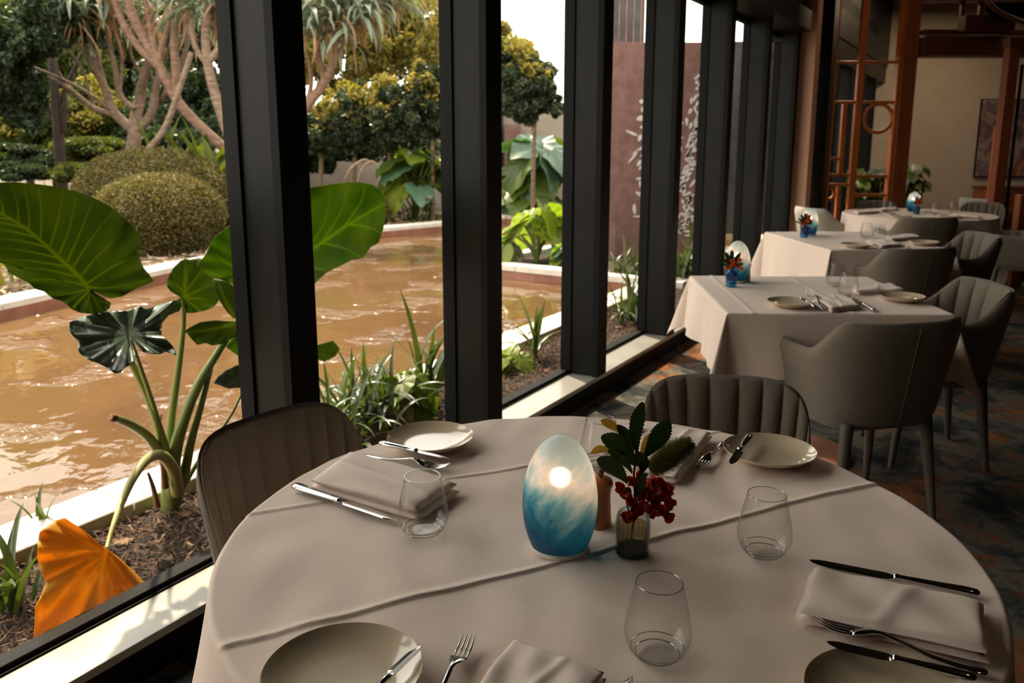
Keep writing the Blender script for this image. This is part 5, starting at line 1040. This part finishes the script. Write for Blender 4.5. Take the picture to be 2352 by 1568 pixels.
# leafy trees
tree('shade_tree', 'dark shade tree at the far left with a straight brown trunk', 14.5, [(60, 60, 12.5, 110, 110), (30, 210, 12.8, 80, 90), (150, 20, 13.5, 90, 80), (-40, 120, 12, 90, 140)], [([(140, 400), (135, 320), (128, 240), (118, 120), (110, -10)], 13, 7), ([(135, 300), (105, 240), (70, 200)], 6, 3), ([(130, 250), (160, 180), (190, 120)], 6, 3), ([(146, 300), (150, 240), (146, 190)], 6, 4)], 30000, .13, 'dark_leaves', 'darkbark', 11)
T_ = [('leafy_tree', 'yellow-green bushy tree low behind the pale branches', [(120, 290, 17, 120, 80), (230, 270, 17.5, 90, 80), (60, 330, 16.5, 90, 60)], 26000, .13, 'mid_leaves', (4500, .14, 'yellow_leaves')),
      ('leafy_tree', 'dark tree behind the leaning reddish-branched tree', [(400, 230, 18, 110, 140), (480, 140, 18.5, 110, 140), (350, 300, 17, 90, 70)], 34000, .14, 'dark_leaves', None),
      ('leafy_tree', 'green tree high behind the pale branches', [(230, 90, 20, 150, 110), (330, 30, 20, 130, 100), (120, 40, 21, 150, 110)], 36000, .16, 'mid_leaves', (3000, .16, 'dark_leaves')),
      ('leafy_tree', 'dense dark tree filling the left background', [(60, 150, 22, 190, 150), (250, 200, 23, 190, 140), (430, 60, 23, 190, 140), (-120, 120, 20, 170, 170)], 52000, .20, 'dark_leaves', None),
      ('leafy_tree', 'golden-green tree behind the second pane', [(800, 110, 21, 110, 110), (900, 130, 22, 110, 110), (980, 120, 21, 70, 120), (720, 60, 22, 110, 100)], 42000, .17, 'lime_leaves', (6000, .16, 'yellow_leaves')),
      ('leafy_tree', 'tall golden tree at the top of the second pane', [(860, 10, 24, 140, 90), (960, 20, 24, 100, 110), (640, 40, 24, 140, 160)], 30000, .18, 'lime_leaves', None),
      ('leafy_tree', 'dark shrubbery low behind the small trees of the second pane', [(640, 300, 16.2, 130, 70), (740, 330, 16.2, 90, 50), (880, 330, 16.2, 120, 50), (560, 350, 16, 90, 50)], 30000, .12, 'dark_leaves', None)]
for k, (nm, lab, cr_, n_, sz, lm, tp) in enumerate(T_):
    c0 = cr_[0]; tree(nm, lab, c0[2], cr_, [([(c0[0]+10, 420), (c0[0], 330), (c0[0], c0[1])], 9, 6)], n_, sz, lm, 'darkbark', 20+k, tp)
for k, (u, v, y_, ru, rv, lm, lab) in enumerate([(40, 372, 15.5, 110, 34, 'dark_leaves', 'low dark bush at the far left behind the tree trunk'), (210, 360, 15.8, 110, 40, 'mid_leaves', 'low green bush behind the grassy tuft'), (400, 350, 15.6, 120, 48, 'dark_leaves', 'low dark bush behind the pale-barked trees'), (500, 300, 16.5, 60, 70, 'dark_leaves', 'dark bush at the edge of the first fin'), (700, 350, 15.8, 60, 60, 'dark_leaves', 'dark bush at the left edge of the second pane'), (60, 398, 13.4, 70, 16, 'dark_leaves', 'very low dark bush beyond the pool at the far left'), (170, 396, 13.6, 50, 18, 'mid_leaves', 'very low green bush left of the domed shrubs'), (120, 330, 19.5, 200, 50, 'dark_leaves', 'long dark hedge far behind the left pane'), (380, 330, 19.5, 200, 60, 'mid_leaves', 'long green hedge far behind the left pane')]):
    tree('garden_bush', lab, y_, [(u, v, y_, ru, rv)], [], 16000, .11, lm, 'darkbark', 90+k)
for k, (u, v, y_, ru, rv, lm, lab) in enumerate([(-260, 150, 13, 190, 200, 'dark_leaves', 'large dark tree beyond the pool, outside the left edge of the view'), (-700, 120, 12, 260, 260, 'mid_leaves', 'large green tree beyond the pool, far outside the left edge'), (-1300, 150, 11, 330, 280, 'dark_leaves', 'dark tree beyond the pool, farthest to the left'), (-420, 330, 14.5, 330, 90, 'dark_leaves', 'dark hedge beyond the pool to the left of the view'), (-1100, 330, 12.5, 420, 110, 'mid_leaves', 'green hedge beyond the pool far to the left')]):
    tree('leafy_tree' if rv > 150 else 'garden_bush', lab, y_, [(u, v, y_, ru, rv)], [([(u, 480), (u+6, 350), (u, v)], 14, 8)] if rv > 150 else [], 16000, .17, lm, 'darkbark', 130+k)
H_ = [(745, 285, 14.6, 62, 62, 735), (822, 268, 14.9, 62, 72, 812), (900, 262, 14.7, 66, 84, 892), (985, 235, 14.5, 68, 78, 992), (1065, 230, 14.6, 60, 78, 1065)]
for k, (u, v, y, ru, rv, ub) in enumerate(H_):
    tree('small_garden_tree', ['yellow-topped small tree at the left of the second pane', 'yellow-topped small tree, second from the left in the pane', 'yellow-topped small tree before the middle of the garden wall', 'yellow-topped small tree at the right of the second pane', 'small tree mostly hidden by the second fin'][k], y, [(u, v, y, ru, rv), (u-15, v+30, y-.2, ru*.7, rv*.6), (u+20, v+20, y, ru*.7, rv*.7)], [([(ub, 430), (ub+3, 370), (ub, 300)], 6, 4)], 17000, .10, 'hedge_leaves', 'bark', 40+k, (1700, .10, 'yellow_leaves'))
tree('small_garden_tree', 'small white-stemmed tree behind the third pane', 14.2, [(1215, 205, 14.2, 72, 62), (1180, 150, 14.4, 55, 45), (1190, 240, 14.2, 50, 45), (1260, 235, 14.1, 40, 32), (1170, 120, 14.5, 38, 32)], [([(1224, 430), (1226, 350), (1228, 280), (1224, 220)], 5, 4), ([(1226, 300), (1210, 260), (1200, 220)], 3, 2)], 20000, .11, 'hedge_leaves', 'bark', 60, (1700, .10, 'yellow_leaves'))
tree('leafy_tree', 'olive tree rising behind the white-stemmed tree', 17.5, [(1170, 130, 17.5, 60, 46), (1120, 110, 17.5, 60, 60), (1215, 130, 17.6, 26, 22)], [([(1150, 330), (1152, 250), (1160, 150)], 6, 4)], 11000, .14, 'lime_leaves', 'darkbark', 61)
# rounded wispy shrub with dry fronds on the far bank
c = atY(838, 372, 13.9); t = empty('wispy_shrub', (c[0], c[1], .04), label='rounded wispy brown-green shrub with dry fronds on the far bank', cat='shrub'); g = np.random.default_rng(5)
d = g.normal(0, 1, (9000, 3)); d /= np.linalg.norm(d, axis=1)[:, None]; d[:, 2] = np.abs(d[:, 2]); leaf_cloud(np.array([c[0], c[1], .12])+d*g.uniform(.75, 1.05, (9000, 1))*np.array([.40, .40, .50]), None, .09, 'fine_leaves', M['clipped'], t, g, .2)
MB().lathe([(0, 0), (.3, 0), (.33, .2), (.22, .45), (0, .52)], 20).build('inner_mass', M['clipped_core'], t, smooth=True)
for (a, b) in [((785, 440), (835, 368)), ((820, 445), (850, 372))]:
    MB().tube(smooth_path([atY(*a, 13.4), atY((a[0]+b[0])/2-8, (a[1]+b[1])/2-12, 13.3), atY(*b, 13.4), atY(b[0]+16, b[1]+8, 13.4)]), .025, 7).build('dry_frond', M['bark'], t, smooth=True, world=True)
t = empty('fallen_frond', tuple(at(930, 470, .06)), label='pale fallen palm frond on the far bank', cat='frond'); MB().tube(smooth_path([at(880, 492, .08), at(930, 484, .10), atY(985, 452, 13.7)]), [.03]*13, 7).build('stalk', M['bark'], t, smooth=True, world=True)
# litter on the far bank
V = []; Fq = []; g = np.random.default_rng(19)
for k in range(5200):
    i = g.integers(0, 7); f = g.random(); a, b = np.array(far_c[i]), np.array(far_c[i+1]); tt = (b-a)/np.linalg.norm(b-a); o_ = .32+abs(g.normal(0, 1.1)); c = np.array([*(a+(b-a)*f+np.array([-tt[1], tt[0]])*o_), .05+g.uniform(0, .03)])
    if c[1] > 17.3: continue
    L, w_, an = g.uniform(.03, .10), g.uniform(.005, .02), g.uniform(0, 6.28); d_ = np.array([cos(an), sin(an), g.normal(0, .3)])*L; q = np.array([-sin(an), cos(an), g.normal(0, .4)])*w_; n = len(V); V += [c-d_, c+q, c+d_, c-q]; Fq.append((n, n+1, n+2, n+3))
M['drychips'] = leafmat('dry_litter', [(.14, .075, .045), (.34, .22, .14), (.44, .32, .22), (.12, .13, .05)], .8, .1); o = mk('dry_litter', V, Fq, M['drychips']); tag(o, 'dry leaf litter strewn on the far bank of the pool', 'litter', kind='stuff')
# ------------------------------------------------------------------ rusty patterned panel and the dark building part behind it
YP = 9.9; pxl, pxr = atY(1352, 300, YP)[0], atY(1668, 300, YP)[0]; zt = atY(1500, 97, YP)[2]
pn = empty('rusty_panel', ((pxl+pxr)/2, YP, 0), label='tall rusty steel screen panel with pale plates for backlit leaf cutouts, outside the fourth pane', cat='panel')
bevel(MB().box((pxl, YP, .0), (pxr, YP+.02, zt)).build('sheet', M['rust'], pn, world=True), .003)
g = np.random.default_rng(2)
def petalp(u, v, L, w_, a):
    c = atY(u, v, YP-.006); k = 10; V = []
    for y in (YP-.008, YP-.001):
        for j in range(k): th = 2*pi*j/k; x_, z_ = L*cos(th), w_*sin(th)*(1+.4*cos(th)); V.append((c[0]+(x_*cos(a)-z_*sin(a))/F*YP, y, c[2]+(x_*sin(a)+z_*cos(a))/F*YP))
    mbp.add(V, [tuple(range(k)), tuple(range(k, 2*k))[::-1]]+[(j, (j+1) % k, k+(j+1) % k, k+j) for j in range(k)])
mbp = MB()
for (u, v, L, w_, a) in [(1473, 233, 5, 5, 0), (1477, 252, 5, 7, 0), (1470, 272, 8, 6, .3), (1475, 292, 5, 4, 0), (1450, 305, 15, 3, -.4), (1470, 317, 8, 5, 1.2), (1466, 345, 18, 2.5, .6), (1455, 360, 20, 2.5, .9), (1468, 375, 8, 4, 1), (1472, 385, 7, 4, .8), (1470, 410, 10, 3, .1), (1472, 425, 4, 10, .4), (1468, 445, 10, 4, -.5), (1457, 480, 4, 12, .1), (1464, 497, 12, 2, 0), (1478, 350, 12, 3, 1), (1480, 450, 8, 5, .6)]: petalp(u, v, L, w_, a)
for k in range(78):
    f = k/78; v = 175+f*370; u = 1590+14*sin(5*f+1)+g.normal(0, 9); petalp(u, v, (4 if f < .12 else 7+4*g.random()), (3 if f < .12 else 2.6+g.random()*1.5), (1.0+.5*sin(9*f)+g.normal(0, .25)) if f < .7 else g.normal(.6, .5))
for k in range(46): petalp(g.uniform(1490, 1570), g.uniform(200, 560), 8, 3, g.uniform(0, 3))
o = mbp.build('backlit_cutout_plates', M['backlit_cut'], pn, world=True); o['kind'] = 'stuff'  # pale plates stand for cut-out holes, the light behind put in their colour
xa, xb = atY(1330, 0, 12.5)[0], atY(1482, 0, 12.5)[0]
tb = empty('dark_tower', ((xa+xb)/2, 12.8, 0), label='dark ribbed wall of a neighbouring building above the rusty panel', cat='building'); MB().box((xa, 12.5, 0), (xb, 13.5, 5.6)).build('wall', M['darkglass'], tb, world=True)
for k in range(9): x = xa+(xb-xa)*(k+.5)/9; MB().box((x-.012, 12.47, 0), (x+.012, 12.5, 5.6)).build('rib', M['rust'], tb, world=True)
wx0 = atY(1672, 300, 12.8)[0]; nw = empty('neighbouring_wall', (wx0+.6, 12.9, 0), label='dark outside wall seen through the narrow far panes', cat='wall', kind='structure'); MB().box((wx0, 12.8, 0), (4.75, 13.0, Z_(95, Y=12.8))).build('wall_panel', M['darkglass'], nw, world=True)
# potted greenery and low sunlit leaves seen through the lattice at the far end
taro_plant('indoor_plant', 'bushy dark indoor plant against the beige wall behind the timber post', (atY(2080, 470, 12.9)[0], 12.9, .3), 60, .75, .16, ['tarodark', 'taro'], 31, .42)
c = at(2085, 470, .3); bevel(MB().lathe([(0, 0), (.16, 0), (.2, .3), (.17, .3), (.15, .27), (0, .27)], 28, (atY(2080, 470, 12.9)[0], 12.9, 0)).build('plant_pot', M['darkwood'], smooth=True), .003); tag(bpy.data.objects['plant_pot'], 'dark pot of the bushy indoor plant', 'pot')
for k, (u, lab) in enumerate([(1920, 'low green plant behind the left half of the lattice'), (1965, 'low green plant behind the lattice upright'), (2015, 'low dark plant behind the right half of the lattice')]):
    taro_plant('planter_shrub', lab, (atY(u, 470, 11.6)[0], 11.6, .05), 60, .98, .13, ['lime', 'taro', 'tarodark'] if k < 2 else ['tarodark', 'tarodark', 'taro'], 70+k, .30)
